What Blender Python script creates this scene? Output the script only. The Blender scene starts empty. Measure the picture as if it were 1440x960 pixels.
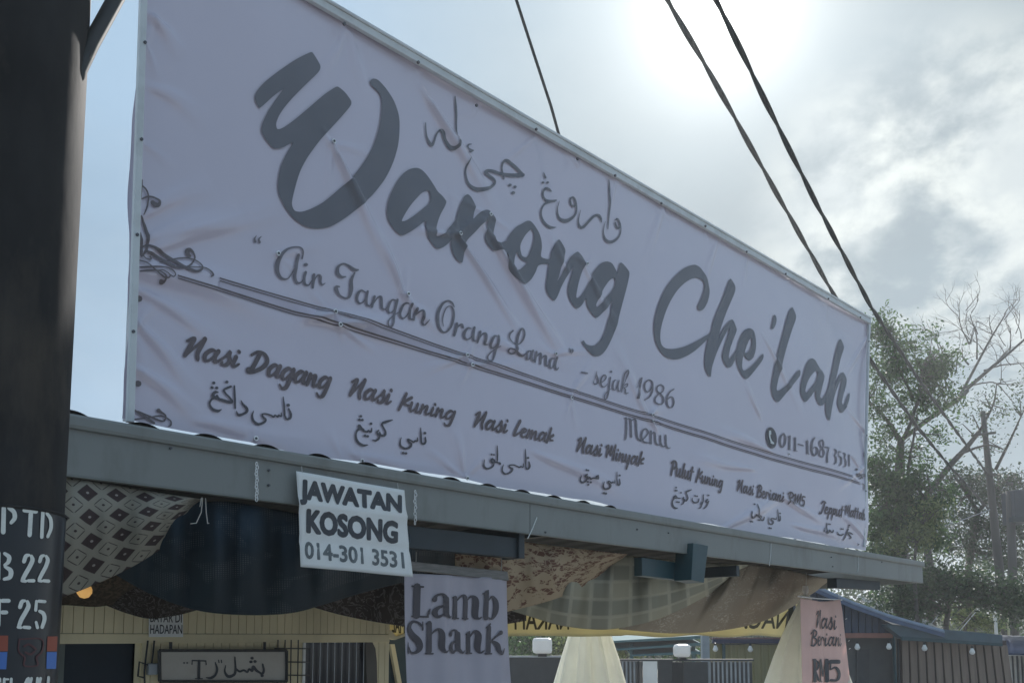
import bpy, bmesh, math, random
import numpy as np
from mathutils import Vector, Matrix, Euler
from mathutils.geometry import delaunay_2d_cdt
random.seed(7); RNG = np.random.default_rng(7)
C = bpy.context.scene.collection
scn = bpy.context.scene

# ------------------------------------------------------------------ camera
FOC, CX, CY, PITCH, EYE = 1263.0, 720.0, 773.0, math.radians(5.5), 1.85
cd = bpy.data.cameras.new('camera'); cam = bpy.data.objects.new('camera', cd); C.objects.link(cam)
cam.location = (0, 0, EYE); cam.rotation_euler = (math.pi/2 + PITCH, 0, 0)
cd.sensor_width = 36; cd.lens = FOC/1440*36; cd.shift_y = (CY-480)/1440
cd.clip_start = 0.05; cd.clip_end = 2000
scn.camera = cam

# ------------------------------------------------------------------ sky and sun
SUN_EL, SUN_AZ = math.radians(36.0), math.radians(13.8)      # azimuth from +Y towards +X
sun_dir = Vector((math.sin(SUN_AZ)*math.cos(SUN_EL), math.cos(SUN_AZ)*math.cos(SUN_EL), math.sin(SUN_EL)))
world = bpy.data.worlds.new("World"); scn.world = world; world.use_nodes = True
def ray_dir(px, py):
    return (Euler((math.pi/2 + PITCH, 0, 0)).to_matrix() @ Vector(((px-CX)/FOC, (CY-py)/FOC, -1.0))).normalized()
def build_world():
    nt = world.node_tree; nt.nodes.clear(); N = nt.nodes.new; L = nt.links.new
    out = N('ShaderNodeOutputWorld'); bg = N('ShaderNodeBackground'); L(bg.outputs[0], out.inputs[0])
    sky = N('ShaderNodeTexSky'); sky.sky_type = 'NISHITA'; sky.sun_disc = False
    sky.sun_elevation = SUN_EL; sky.sun_rotation = SUN_AZ
    sky.air_density = 1.0; sky.dust_density = 0.9; sky.ozone_density = 2.5
    tc = N('ShaderNodeTexCoord')
    def math_(op, a, b=None, clamp=False):
        m = N('ShaderNodeMath'); m.operation = op; m.use_clamp = clamp
        for i, v in enumerate((a, b)):
            if v is None: continue
            if isinstance(v, (int, float)): m.inputs[i].default_value = v
            else: L(v, m.inputs[i])
        return m.outputs[0]
    def mix(fac, a, b):
        m = N('ShaderNodeMix'); m.data_type = 'RGBA'
        if isinstance(fac, float): m.inputs[0].default_value = fac
        else: L(fac, m.inputs[0])
        for i, v in ((6, a), (7, b)):
            if isinstance(v, tuple): m.inputs[i].default_value = (*v, 1)
            else: L(v, m.inputs[i])
        return m.outputs[2]
    nrm = N('ShaderNodeVectorMath'); nrm.operation = 'NORMALIZE'; L(tc.outputs['Generated'], nrm.inputs[0])
    dot = N('ShaderNodeVectorMath'); dot.operation = 'DOT_PRODUCT'; L(nrm.outputs[0], dot.inputs[0]); dot.inputs[1].default_value = sun_dir
    d = math_('MAXIMUM', dot.outputs['Value'], 0.0)
    sep = N('ShaderNodeSeparateXYZ'); L(nrm.outputs[0], sep.inputs[0])
    zz = math_('ADD', math_('MAXIMUM', sep.outputs[2], 0.0), 0.25)
    comb = N('ShaderNodeCombineXYZ')
    L(math_('DIVIDE', sep.outputs[0], zz), comb.inputs[0]); L(math_('DIVIDE', sep.outputs[1], zz), comb.inputs[1])
    L(math_('MULTIPLY', sep.outputs[2], 1.5), comb.inputs[2])
    def noise(scale, detail, rough, dist, off, flat=True):
        mp = N('ShaderNodeMapping'); mp.inputs['Location'].default_value = off; L(comb.outputs[0] if flat else nrm.outputs[0], mp.inputs[0])
        if not flat: mp.inputs['Scale'].default_value = (1, 1, 1.5)
        n = N('ShaderNodeTexNoise'); n.inputs['Scale'].default_value = scale; n.inputs['Detail'].default_value = detail
        n.inputs['Roughness'].default_value = rough; n.inputs['Distortion'].default_value = dist
        L(mp.outputs[0], n.inputs['Vector']); return n.outputs['Fac']
    def ramp(v, a, b):
        r = N('ShaderNodeMapRange'); r.interpolation_type = 'SMOOTHSTEP'
        r.inputs[1].default_value = a; r.inputs[2].default_value = b; L(v, r.inputs[0]); return r.outputs[0]
    n1 = noise(5.2, 9, 0.55, 0.15, (3.1, 1.7, 0.4), False)
    n2 = noise(1.1, 5, 0.5, 0.2, (8.3, 2.2, 4.0))
    n3 = noise(13.0, 8, 0.55, 0.2, (1.3, 5.2, 2.0), False)
    # a bank of cumulus to the right of the sun
    bank = N('ShaderNodeVectorMath'); bank.operation = 'DOT_PRODUCT'; L(nrm.outputs[0], bank.inputs[0])
    bank.inputs[1].default_value = ray_dir(1330, 325)
    bankm = ramp(bank.outputs['Value'], 0.979, 0.996)
    cum = ramp(math_('ADD', math_('MULTIPLY', n1, 0.75), math_('MULTIPLY', n3, 0.25)), 0.42, 0.56)
    cum = math_('MULTIPLY', cum, math_('ADD', math_('MULTIPLY', bankm, 0.95), 0.06), True)
    veil = ramp(n2, 0.35, 0.75)
    sc_ = N('ShaderNodeVectorMath'); sc_.operation = 'SCALE'; L(sky.outputs[0], sc_.inputs[0]); sc_.inputs[3].default_value = 0.06
    grey = ramp(bank.outputs['Value'], 0.78, 0.96)
    base = mix(math_('ADD', math_('MULTIPLY', veil, 0.22), 0.62), sc_.outputs[0], mix(grey, (3.8, 5.5, 7.3), (3.7, 4.75, 5.4)))
    shade = mix(ramp(n3, 0.38, 0.66), (5.2, 5.8, 6.0), (6.8, 7.3, 7.1))
    base = mix(cum, base, shade)
    halo = math_('ADD', math_('ADD', math_('MULTIPLY', math_('POWER', d, 10.0), 0.45), math_('MULTIPLY', math_('POWER', d, 70.0), 2.6)),
                 math_('ADD', math_('MULTIPLY', math_('POWER', d, 1500.0), 14.0), math_('MULTIPLY', math_('POWER', d, 330.0), 5.0)))
    hc = N('ShaderNodeVectorMath'); hc.operation = 'SCALE'; hc.inputs[0].default_value = (1.0, 0.99, 0.94); L(halo, hc.inputs[3])
    add = N('ShaderNodeVectorMath'); add.operation = 'ADD'; L(base, add.inputs[0]); L(hc.outputs[0], add.inputs[1])
    L(add.outputs[0], bg.inputs[0]); bg.inputs[1].default_value = 0.080
build_world()
sl = bpy.data.lights.new('sun', 'SUN'); sun = bpy.data.objects.new('sun', sl); C.objects.link(sun)
sl.energy = 4.5; sl.angle = math.radians(1.0); sl.color = (1.0, 0.96, 0.91)
sun.rotation_euler = (-sun_dir).to_track_quat('-Z', 'Y').to_euler()
scn.view_settings.view_transform = 'Standard'; scn.view_settings.look = 'None'
scn.view_settings.exposure = 0.58; scn.view_settings.gamma = 1.0; scn.view_settings.use_curve_mapping = False

# ------------------------------------------------------------------ rays and planes
_rot = Euler((math.pi/2 + PITCH, 0, 0)).to_matrix()
CAM = Vector((0, 0, EYE))
def ray(px, py): return _rot @ Vector(((px-CX)/FOC, (CY-py)/FOC, -1.0))
def hitY(px, py, Y):
    r = ray(px, py); return CAM + r*(Y/r.y)
TH = math.atan2(FOC, 1930-CX)
D = Vector((math.cos(TH), math.sin(TH), 0)); NV = Vector((math.sin(TH), -math.cos(TH), 0)); UP = Vector((0, 0, 1))
P0 = hitY(95, 583, 3.46); P0.z = 0
def hit(px, py, s=0.0):                     # a point on the plane parallel to the fascia, s metres behind it
    r = ray(px, py); k = ((P0-CAM).dot(NV) - s)/r.dot(NV); return CAM + r*k
def loc(t, z, s=0.0): return P0 + D*t + UP*z - NV*s
def tz(px, py, s=0.0):
    p = hit(px, py, s); return ((p-P0).dot(D), p.z)

# ------------------------------------------------------------------ objects
def tag(o, label=None, cat=None, group=None, kind=None):
    if label: o['label'] = label
    if cat: o['category'] = cat
    if group: o['group'] = group
    if kind: o['kind'] = kind
    return o
def thing(name, at, label, cat, group=None):
    o = bpy.data.objects.new(name, None); o.empty_display_size = 0.1; o.location = at; C.objects.link(o)
    return tag(o, label, cat, group)
WLOC = {}
def wloc(o): return WLOC.get(o.name, Vector(o.location))
class MB:
    """collects world-space geometry and links it as one object"""
    def __init__(s): s.v = []; s.f = []; s.uv = None
    def add(s, vs, fs):
        b = len(s.v); s.v += [Vector(v) for v in vs]; s.f += [tuple(i+b for i in f) for f in fs]; return b
    def box8(s, p):   # p: 8 corners, bottom 4 ccw then top 4
        s.add(p, [(0,3,2,1),(4,5,6,7),(0,1,5,4),(1,2,6,5),(2,3,7,6),(3,0,4,7)])
    def box(s, c, ax, ay, az):
        c = Vector(c)
        s.box8([c-ax-ay-az, c+ax-ay-az, c+ax+ay-az, c-ax+ay-az, c-ax-ay+az, c+ax-ay+az, c+ax+ay+az, c-ax+ay+az])
    def tzbox(s, t0, t1, z0, z1, s0, s1):   # box in stall coordinates
        s.box8([loc(t0,z0,s0), loc(t1,z0,s0), loc(t1,z0,s1), loc(t0,z0,s1), loc(t0,z1,s0), loc(t1,z1,s0), loc(t1,z1,s1), loc(t0,z1,s1)])
    def prism(s, poly, off):                # planar polygon pushed along a vector
        n = len(poly); off = Vector(off); a = [Vector(p) for p in poly]
        s.add(a + [p+off for p in a], [tuple(range(n)), tuple(range(2*n-1, n-1, -1))] + [(i, (i+1) % n, n+(i+1) % n, n+i) for i in range(n)])
    def tube(s, pts, rad, seg=8, cap=True):
        pts = [Vector(p) for p in pts]; n = len(pts)
        if not hasattr(rad, '__len__'): rad = [rad]*n
        b = len(s.v); up = None
        for i, p in enumerate(pts):
            d = (pts[min(i+1, n-1)] - pts[max(i-1, 0)]).normalized()
            if up is None: up = d.orthogonal().normalized()
            else: up = (up - d*up.dot(d)); up = up.normalized() if up.length > 1e-6 else d.orthogonal().normalized()
            w = d.cross(up)
            for k in range(seg):
                a = 2*math.pi*k/seg; s.v.append(p + (up*math.cos(a) + w*math.sin(a))*rad[i])
        for i in range(n-1):
            for k in range(seg):
                k2 = (k+1) % seg; s.f.append((b+i*seg+k, b+i*seg+k2, b+(i+1)*seg+k2, b+(i+1)*seg+k))
        if cap:
            s.f.append(tuple(b+k for k in range(seg-1, -1, -1))); s.f.append(tuple(b+(n-1)*seg+k for k in range(seg)))
    def grid(s, P, closed=False):           # P[i][j] points
        nu, nv = len(P), len(P[0]); b = len(s.v)
        for r in P: s.v += [Vector(p) for p in r]
        for i in range(nu-1):
            for j in range(nv-1):
                s.f.append((b+i*nv+j, b+(i+1)*nv+j, b+(i+1)*nv+j+1, b+i*nv+j+1))
    def lathe(s, c, prof, seg=16):
        c = Vector(c); P = [[c + Vector((r*math.cos(2*math.pi*k/seg), r*math.sin(2*math.pi*k/seg), z)) for k in range(seg+1)] for r, z in prof]
        s.grid(P)
    def build(s, name, mat, parent=None, smooth=False, uv=None, bevel=0, solid=0):
        o0 = wloc(parent) if parent else Vector((0, 0, 0))
        me = bpy.data.meshes.new(name); me.from_pydata([tuple(v-o0) for v in s.v], [], s.f); me.update()
        if uv is not None:
            l = me.uv_layers.new(name='UVMap')
            idx = np.zeros(len(me.loops), dtype=np.int32); me.loops.foreach_get('vertex_index', idx)
            l.data.foreach_set('uv', np.asarray(uv, dtype=np.float32)[idx].ravel())
        bm = bmesh.new(); bm.from_mesh(me)
        if not smooth or solid == 0: bmesh.ops.recalc_face_normals(bm, faces=bm.faces)
        bm.to_mesh(me); bm.free()
        if smooth: me.polygons.foreach_set('use_smooth', [True]*len(me.polygons))
        if mat: me.materials.append(mat)
        o = bpy.data.objects.new(name, me); C.objects.link(o)
        if parent: o.parent = parent; WLOC[o.name] = o0
        if bevel:
            m = o.modifiers.new('bevel', 'BEVEL'); m.width = bevel; m.segments = 2; m.limit_method = 'ANGLE'; m.angle_limit = 0.6
        if solid:
            m = o.modifiers.new('solid', 'SOLIDIFY'); m.thickness = solid; m.offset = 0
        return o
def single(o, at, label, cat, group=None, kind=None):
    """give a one-mesh thing its origin and tags"""
    at = Vector(at); o.data.transform(Matrix.Translation(-at)); o.location = at; WLOC[o.name] = at
    return tag(o, label, cat, group, kind)

# ------------------------------------------------------------------ materials
def M(name, col, rough=0.6, metal=0.0, var=0.15, scale=6.0, bump=0.0, bscale=60.0, trans=0.0, spec=0.5, dirt=None, dirt_amt=0.4, dscale=2.0, stretch=None, coord='Object', col2=None, coat=0.0):
    m = bpy.data.materials.new(name); m.use_nodes = True; nt = m.node_tree; N = nt.nodes.new; L = nt.links.new
    b = nt.nodes['Principled BSDF']; b.inputs['Roughness'].default_value = rough; b.inputs['Metallic'].default_value = metal
    b.inputs['Specular IOR Level'].default_value = spec
    tc = N('ShaderNodeTexCoord'); mp = N('ShaderNodeMapping'); L(tc.outputs[coord], mp.inputs[0])
    if stretch: mp.inputs['Scale'].default_value = stretch
    n = N('ShaderNodeTexNoise'); n.inputs['Scale'].default_value = scale; n.inputs['Detail'].default_value = 6; L(mp.outputs[0], n.inputs['Vector'])
    r = N('ShaderNodeValToRGB'); L(n.outputs['Fac'], r.inputs[0])
    c2 = col2 or tuple(min(1, c*(1+var)) for c in col)
    r.color_ramp.elements[0].position = 0.3; r.color_ramp.elements[1].position = 0.7
    r.color_ramp.elements[0].color = (*[c*(1-var) for c in col], 1); r.color_ramp.elements[1].color = (*c2, 1)
    c = r.outputs[0]
    if dirt:
        n2 = N('ShaderNodeTexNoise'); n2.inputs['Scale'].default_value = dscale; n2.inputs['Detail'].default_value = 9; n2.inputs['Roughness'].default_value = 0.65; L(mp.outputs[0], n2.inputs['Vector'])
        rr = N('ShaderNodeMapRange'); rr.inputs[1].default_value = 0.5; rr.inputs[2].default_value = 0.72; rr.inputs[4].default_value = dirt_amt; L(n2.outputs['Fac'], rr.inputs[0])
        mx = N('ShaderNodeMix'); mx.data_type = 'RGBA'; L(rr.outputs[0], mx.inputs[0]); L(c, mx.inputs[6]); mx.inputs[7].default_value = (*dirt, 1); c = mx.outputs[2]
    L(c, b.inputs['Base Color'])
    if bump:
        n3 = N('ShaderNodeTexNoise'); n3.inputs['Scale'].default_value = bscale; n3.inputs['Detail'].default_value = 4; L(mp.outputs[0], n3.inputs['Vector'])
        bp = N('ShaderNodeBump'); bp.inputs['Strength'].default_value = bump; bp.inputs['Distance'].default_value = 0.01; L(n3.outputs['Fac'], bp.inputs['Height']); L(bp.outputs[0], b.inputs['Normal'])
    if coat: b.inputs['Coat Weight'].default_value = coat; b.inputs['Coat Roughness'].default_value = 0.18
    if trans:
        add_trans(m, c, trans)
    return m
def add_trans(m, c, amt):
    nt = m.node_tree; N = nt.nodes.new; L = nt.links.new; b = nt.nodes['Principled BSDF']; out = nt.nodes['Material Output']
    t = N('ShaderNodeBsdfTranslucent'); mx = N('ShaderNodeMixShader'); mx.inputs[0].default_value = amt
    if isinstance(c, tuple): t.inputs[0].default_value = (*c, 1)
    else: L(c, t.inputs[0])
    L(b.outputs[0], mx.inputs[1]); L(t.outputs[0], mx.inputs[2]); L(mx.outputs[0], out.inputs[0])
class NT:
    """tiny node-graph writer for patterned cloth"""
    def __init__(s, name, rough=0.9):
        s.m = bpy.data.materials.new(name); s.m.use_nodes = True; s.t = s.m.node_tree
        s.b = s.t.nodes['Principled BSDF']; s.b.inputs['Roughness'].default_value = rough; s.b.inputs['Specular IOR Level'].default_value = 0.15
        tc = s.t.nodes.new('ShaderNodeTexCoord'); s.uv = tc.outputs['UV']
        sp = s.t.nodes.new('ShaderNodeSeparateXYZ'); s.t.links.new(s.uv, sp.inputs[0]); s.u, s.v = sp.outputs[0], sp.outputs[1]
    def op(s, o, a, b=None, clamp=False):
        m = s.t.nodes.new('ShaderNodeMath'); m.operation = o; m.use_clamp = clamp
        for i, x in enumerate((a, b)):
            if x is None: continue
            if isinstance(x, (int, float)): m.inputs[i].default_value = x
            else: s.t.links.new(x, m.inputs[i])
        return m.outputs[0]
    def mix(s, f, a, b):
        m = s.t.nodes.new('ShaderNodeMix'); m.data_type = 'RGBA'
        if isinstance(f, float): m.inputs[0].default_value = f
        else: s.t.links.new(f, m.inputs[0])
        for i, x in ((6, a), (7, b)):
            if isinstance(x, tuple): m.inputs[i].default_value = (*x, 1)
            else: s.t.links.new(x, m.inputs[i])
        return m.outputs[2]
    def noise(s, scale, detail=4, dist=0.0, rough=0.5, vec=None):
        n = s.t.nodes.new('ShaderNodeTexNoise'); n.inputs['Scale'].default_value = scale; n.inputs['Detail'].default_value = detail
        n.inputs['Distortion'].default_value = dist; n.inputs['Roughness'].default_value = rough; s.t.links.new(vec or s.uv, n.inputs['Vector']); return n.outputs['Fac']
    def vor(s, scale, feature='F1', rnd=1.0, vec=None):
        n = s.t.nodes.new('ShaderNodeTexVoronoi'); n.feature = feature; n.inputs['Scale'].default_value = scale; n.inputs['Randomness'].default_value = rnd
        s.t.links.new(vec or s.uv, n.inputs['Vector']); return n.outputs['Distance']
    def ramp(s, v, a, b):
        r = s.t.nodes.new('ShaderNodeMapRange'); r.inputs[1].default_value = a; r.inputs[2].default_value = b; s.t.links.new(v, r.inputs[0]); return r.outputs[0]
    def done(s, c, trans=0.0, bump=0.15):
        s.t.links.new(c, s.b.inputs['Base Color'])
        if bump:
            bp = s.t.nodes.new('ShaderNodeBump'); bp.inputs['Strength'].default_value = bump; bp.inputs['Distance'].default_value = 0.01
            s.t.links.new(s.noise(40, 3), bp.inputs['Height']); s.t.links.new(bp.outputs[0], s.b.inputs['Normal'])
        if trans: add_trans(s.m, c, trans)
        return s.m

m_banner = M('banner_vinyl', (0.52, 0.49, 0.60), rough=0.22, spec=1.0, coat=0.5, var=0.03, scale=1.2, trans=0.03, bump=0.10, bscale=9.0, dirt=(0.55, 0.53, 0.62), dirt_amt=0.35, dscale=0.9)
m_ink = M('veiled_black_ink', (0.135, 0.14, 0.17), rough=0.42, var=0.10, scale=3)  # black print greyed in its colour to carry the flare veil
m_ink_thin = M('grey_ink', (0.16, 0.15, 0.18), rough=0.45, var=0.15, scale=5)
m_ink_dark = M('dark_ink', (0.075, 0.07, 0.085), rough=0.45, var=0.15, scale=5)
m_ink_brown = M('brown_ink', (0.125, 0.10, 0.11), rough=0.5, var=0.2, scale=5)
m_line = M('line_ink', (0.13, 0.11, 0.12), rough=0.45, var=0.1)
m_band = M('band_ink', (0.515, 0.48, 0.585), rough=0.45, var=0.05)
m_alu = M('white_aluminium', (0.62, 0.66, 0.68), rough=0.35, metal=0.0, var=0.06, dirt=(0.35, 0.36, 0.36), dirt_amt=0.5, dscale=4)
m_screw = M('screw_steel', (0.10, 0.10, 0.11), rough=0.4, metal=0.6)
m_eyelet = M('eyelet', (0.8, 0.8, 0.8), rough=0.3, metal=0.5)
m_fascia = M('grey_fascia_steel', (0.225, 0.237, 0.228), rough=0.5, var=0.07, scale=1.6, bump=0.02, bscale=5, dirt=(0.14, 0.14, 0.125), dirt_amt=0.6, dscale=5.0, stretch=(1, 1, 0.35))
m_seam = M('pale_sealant', (0.7, 0.72, 0.72), rough=0.5)
m_roof = M('roof_steel', (0.045, 0.047, 0.05), rough=0.8, spec=0.2)
m_teal = M('teal_paint', (0.014, 0.055, 0.068), rough=0.4, var=0.12, dirt=(0.04, 0.08, 0.10), dirt_amt=0.5, dscale=5)
m_darksteel = M('dark_blue_steel', (0.018, 0.030, 0.038), rough=0.5, var=0.15)
m_pole = M('black_bitumen_steel', (0.024, 0.024, 0.025), rough=0.8, spec=0.25, var=0.35, scale=9, bump=0.10, bscale=35, dirt=(0.10, 0.082, 0.065), dirt_amt=0.5, dscale=6, stretch=(1, 1, 0.4))
m_poleband = M('black_gloss_paint', (0.016, 0.020, 0.026), rough=0.28, var=0.3, scale=5, bump=0.05, bscale=20)
m_stencil = M('white_stencil', (0.72, 0.74, 0.70), rough=0.7, var=0.08, scale=30, dirt=(0.3, 0.3, 0.3), dirt_amt=0.5, dscale=30)
m_orange = M('orange_paint', (0.30, 0.075, 0.045), rough=0.6, var=0.2)
m_blue = M('blue_paint', (0.07, 0.17, 0.48), rough=0.6, var=0.1)
m_emblem = M('emblem_paint', (0.085, 0.03, 0.035), rough=0.6, var=0.2)
m_paper = M('white_plastic_sheet', (0.86, 0.87, 0.86), rough=0.4, var=0.03, trans=0.12, bump=0.05, bscale=25)
m_text = M('black_print', (0.045, 0.05, 0.06), rough=0.5, var=0.2, scale=20)
m_text2 = M('worn_black_print', (0.13, 0.15, 0.16), rough=0.55, var=0.35, scale=25)
m_lamb = M('lamb_banner_cloth', (0.52, 0.48, 0.54), rough=0.7, var=0.06, scale=3, trans=0.18)
m_lambtext = M('plum_print', (0.075, 0.065, 0.075), rough=0.6, var=0.15, scale=9)
m_batten = M('wood_batten', (0.20, 0.19, 0.18), rough=0.7, var=0.25, scale=14, stretch=(1, 1, 8))
m_cream = M('cream_boards', (0.80, 0.70, 0.46), rough=0.6, var=0.10, scale=3, dirt=(0.42, 0.35, 0.22), dirt_amt=0.5, dscale=2, stretch=(1, 1, 0.3))
m_dark = M('dark_interior', (0.02, 0.028, 0.035), rough=0.9)
m_glass = M('dark_window', (0.015, 0.02, 0.03), rough=0.12, var=0.3)
m_bar = M('grey_bar', (0.30, 0.33, 0.36), rough=0.4, metal=0.2)
m_black = M('black_metal', (0.02, 0.022, 0.025), rough=0.45)
m_white = M('white_paint', (0.78, 0.78, 0.76), rough=0.45, var=0.04)
m_lampw = M('opal_lamp_shade', (0.85, 0.85, 0.84), rough=0.3, var=0.02, trans=0.3)
m_signcream = M('sign_cream', (0.50, 0.47, 0.42), rough=0.55, var=0.08, dirt=(0.28, 0.20, 0.16), dirt_amt=0.5, dscale=3)
m_umb = M('cream_parasol_cloth', (0.90, 0.90, 0.83), rough=0.85, var=0.04, trans=0.55)
m_rope = M('grey_cord', (0.5, 0.5, 0.48), rough=0.8)
m_cable = M('black_cable', (0.03, 0.033, 0.034), rough=0.6, var=0.2)
m_wood = M('weathered_pole_wood', (0.085, 0.08, 0.075), rough=0.85, var=0.3, scale=5, stretch=(1, 1, 0.1), bump=0.3)
m_bark = M('bark', (0.10, 0.09, 0.08), rough=0.9, var=0.4, scale=8, bump=0.4, bscale=20)
m_barkpale = M('pale_bark', (0.15, 0.14, 0.125), rough=0.9, var=0.35, scale=8, bump=0.3, bscale=20)
m_asphalt = M('asphalt', (0.06, 0.06, 0.06), rough=0.9, var=0.3, scale=20, bump=0.3, bscale=200)
m_ground = M('sandy_ground', (0.38, 0.365, 0.335), rough=0.95, var=0.25, scale=2, bump=0.4, bscale=30, dirt=(0.06, 0.08, 0.03), dirt_amt=0.6, dscale=0.4)
m_kerb = M('kerb_concrete', (0.38, 0.37, 0.35), rough=0.9, var=0.15)
def leaf_mat(name, c1, c2, tr=0.35):
    m = bpy.data.materials.new(name); m.use_nodes = True; nt = m.node_tree; N = nt.nodes.new; L = nt.links.new
    b = nt.nodes['Principled BSDF']; b.inputs['Roughness'].default_value = 0.5
    g = N('ShaderNodeNewGeometry'); r = N('ShaderNodeValToRGB'); L(g.outputs['Random Per Island'], r.inputs[0])
    r.color_ramp.elements[0].color = (*c1, 1); r.color_ramp.elements[1].color = (*c2, 1)
    L(r.outputs[0], b.inputs['Base Color']); add_trans(m, r.outputs[0], tr); return m
m_leaf_mid = leaf_mat('leaves_mid', (0.024, 0.062, 0.022), (0.105, 0.19, 0.06), .45)
m_leaf_light = leaf_mat('leaves_light', (0.08, 0.115, 0.04), (0.26, 0.31, 0.12), 0.5)
m_leaf_dark = leaf_mat('leaves_dark', (0.016, 0.036, 0.020), (0.058, 0.095, 0.042), 0.4)
m_leaf_grey = leaf_mat('leaves_greyish', (0.024, 0.048, 0.026), (0.09, 0.14, 0.065), 0.45)

# ------------------------------------------------------------------ lettering on surfaces
def catmull(pts, n):
    P = np.array(pts, float)
    if len(P) == 2:
        k = np.linspace(0, 1, n+1)[:, None]; return P[0]*(1-k) + P[1]*k
    Q = np.vstack([2*P[0]-P[1], P, 2*P[-1]-P[-2]]); out = []
    for i in range(1, len(Q)-2):
        p0, p1, p2, p3 = Q[i-1], Q[i], Q[i+1], Q[i+2]
        for k in np.linspace(0, 1, n, endpoint=False):
            out.append(0.5*((2*p1) + (-p0+p2)*k + (2*p0-5*p1+4*p2-p3)*k*k + (-p0+3*p1-3*p2+p3)*k**3))
    out.append(Q[-2]); A = np.array(out)
    A[:, 2] = np.maximum(A[:, 2], 0.15*P[:, 2].min()) if A.shape[1] > 2 else 0
    return A
class Surf:
    """vertical surface s metres behind the fascia, with a relief function h(t, z) towards the viewer"""
    def __init__(s, setback, h=None): s.s = setback; s.h = h or (lambda t, z: np.zeros_like(t))
    def uv(s, px, py): return tz(px, py, s.s)
    def pos(s, A, off):
        A = np.asarray(A, float); hh = s.h(A[:, 0], A[:, 1]) + off
        return [loc(t, z, s.s) + NV*h for (t, z), h in zip(A, hh)]
class Cyl:
    """upright round pole: u runs along the arc, v up"""
    def __init__(s, axis, r): s.axis = axis; s.r = r           # axis(z) -> Vector on the axis
    def uv(s, px, py):
        r = ray(px, py); z = EYE
        for _ in range(4):
            c = s.axis(z); A = r.x*r.x+r.y*r.y; B = r.x*c.x+r.y*c.y; Dd = B*B-A*(c.x*c.x+c.y*c.y-s.r*s.r)
            k = (B-math.sqrt(max(Dd, 0)))/A; z = EYE+r.z*k
        return (s.r*math.atan2(r.x*k-c.x, c.y-r.y*k), z)
    def pos(s, A, off):
        out = []
        for u, z in A:
            a = u/s.r; c = s.axis(z); out.append(Vector((c.x + (s.r+off)*math.sin(a), c.y - (s.r+off)*math.cos(a), z)))
        return out
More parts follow.
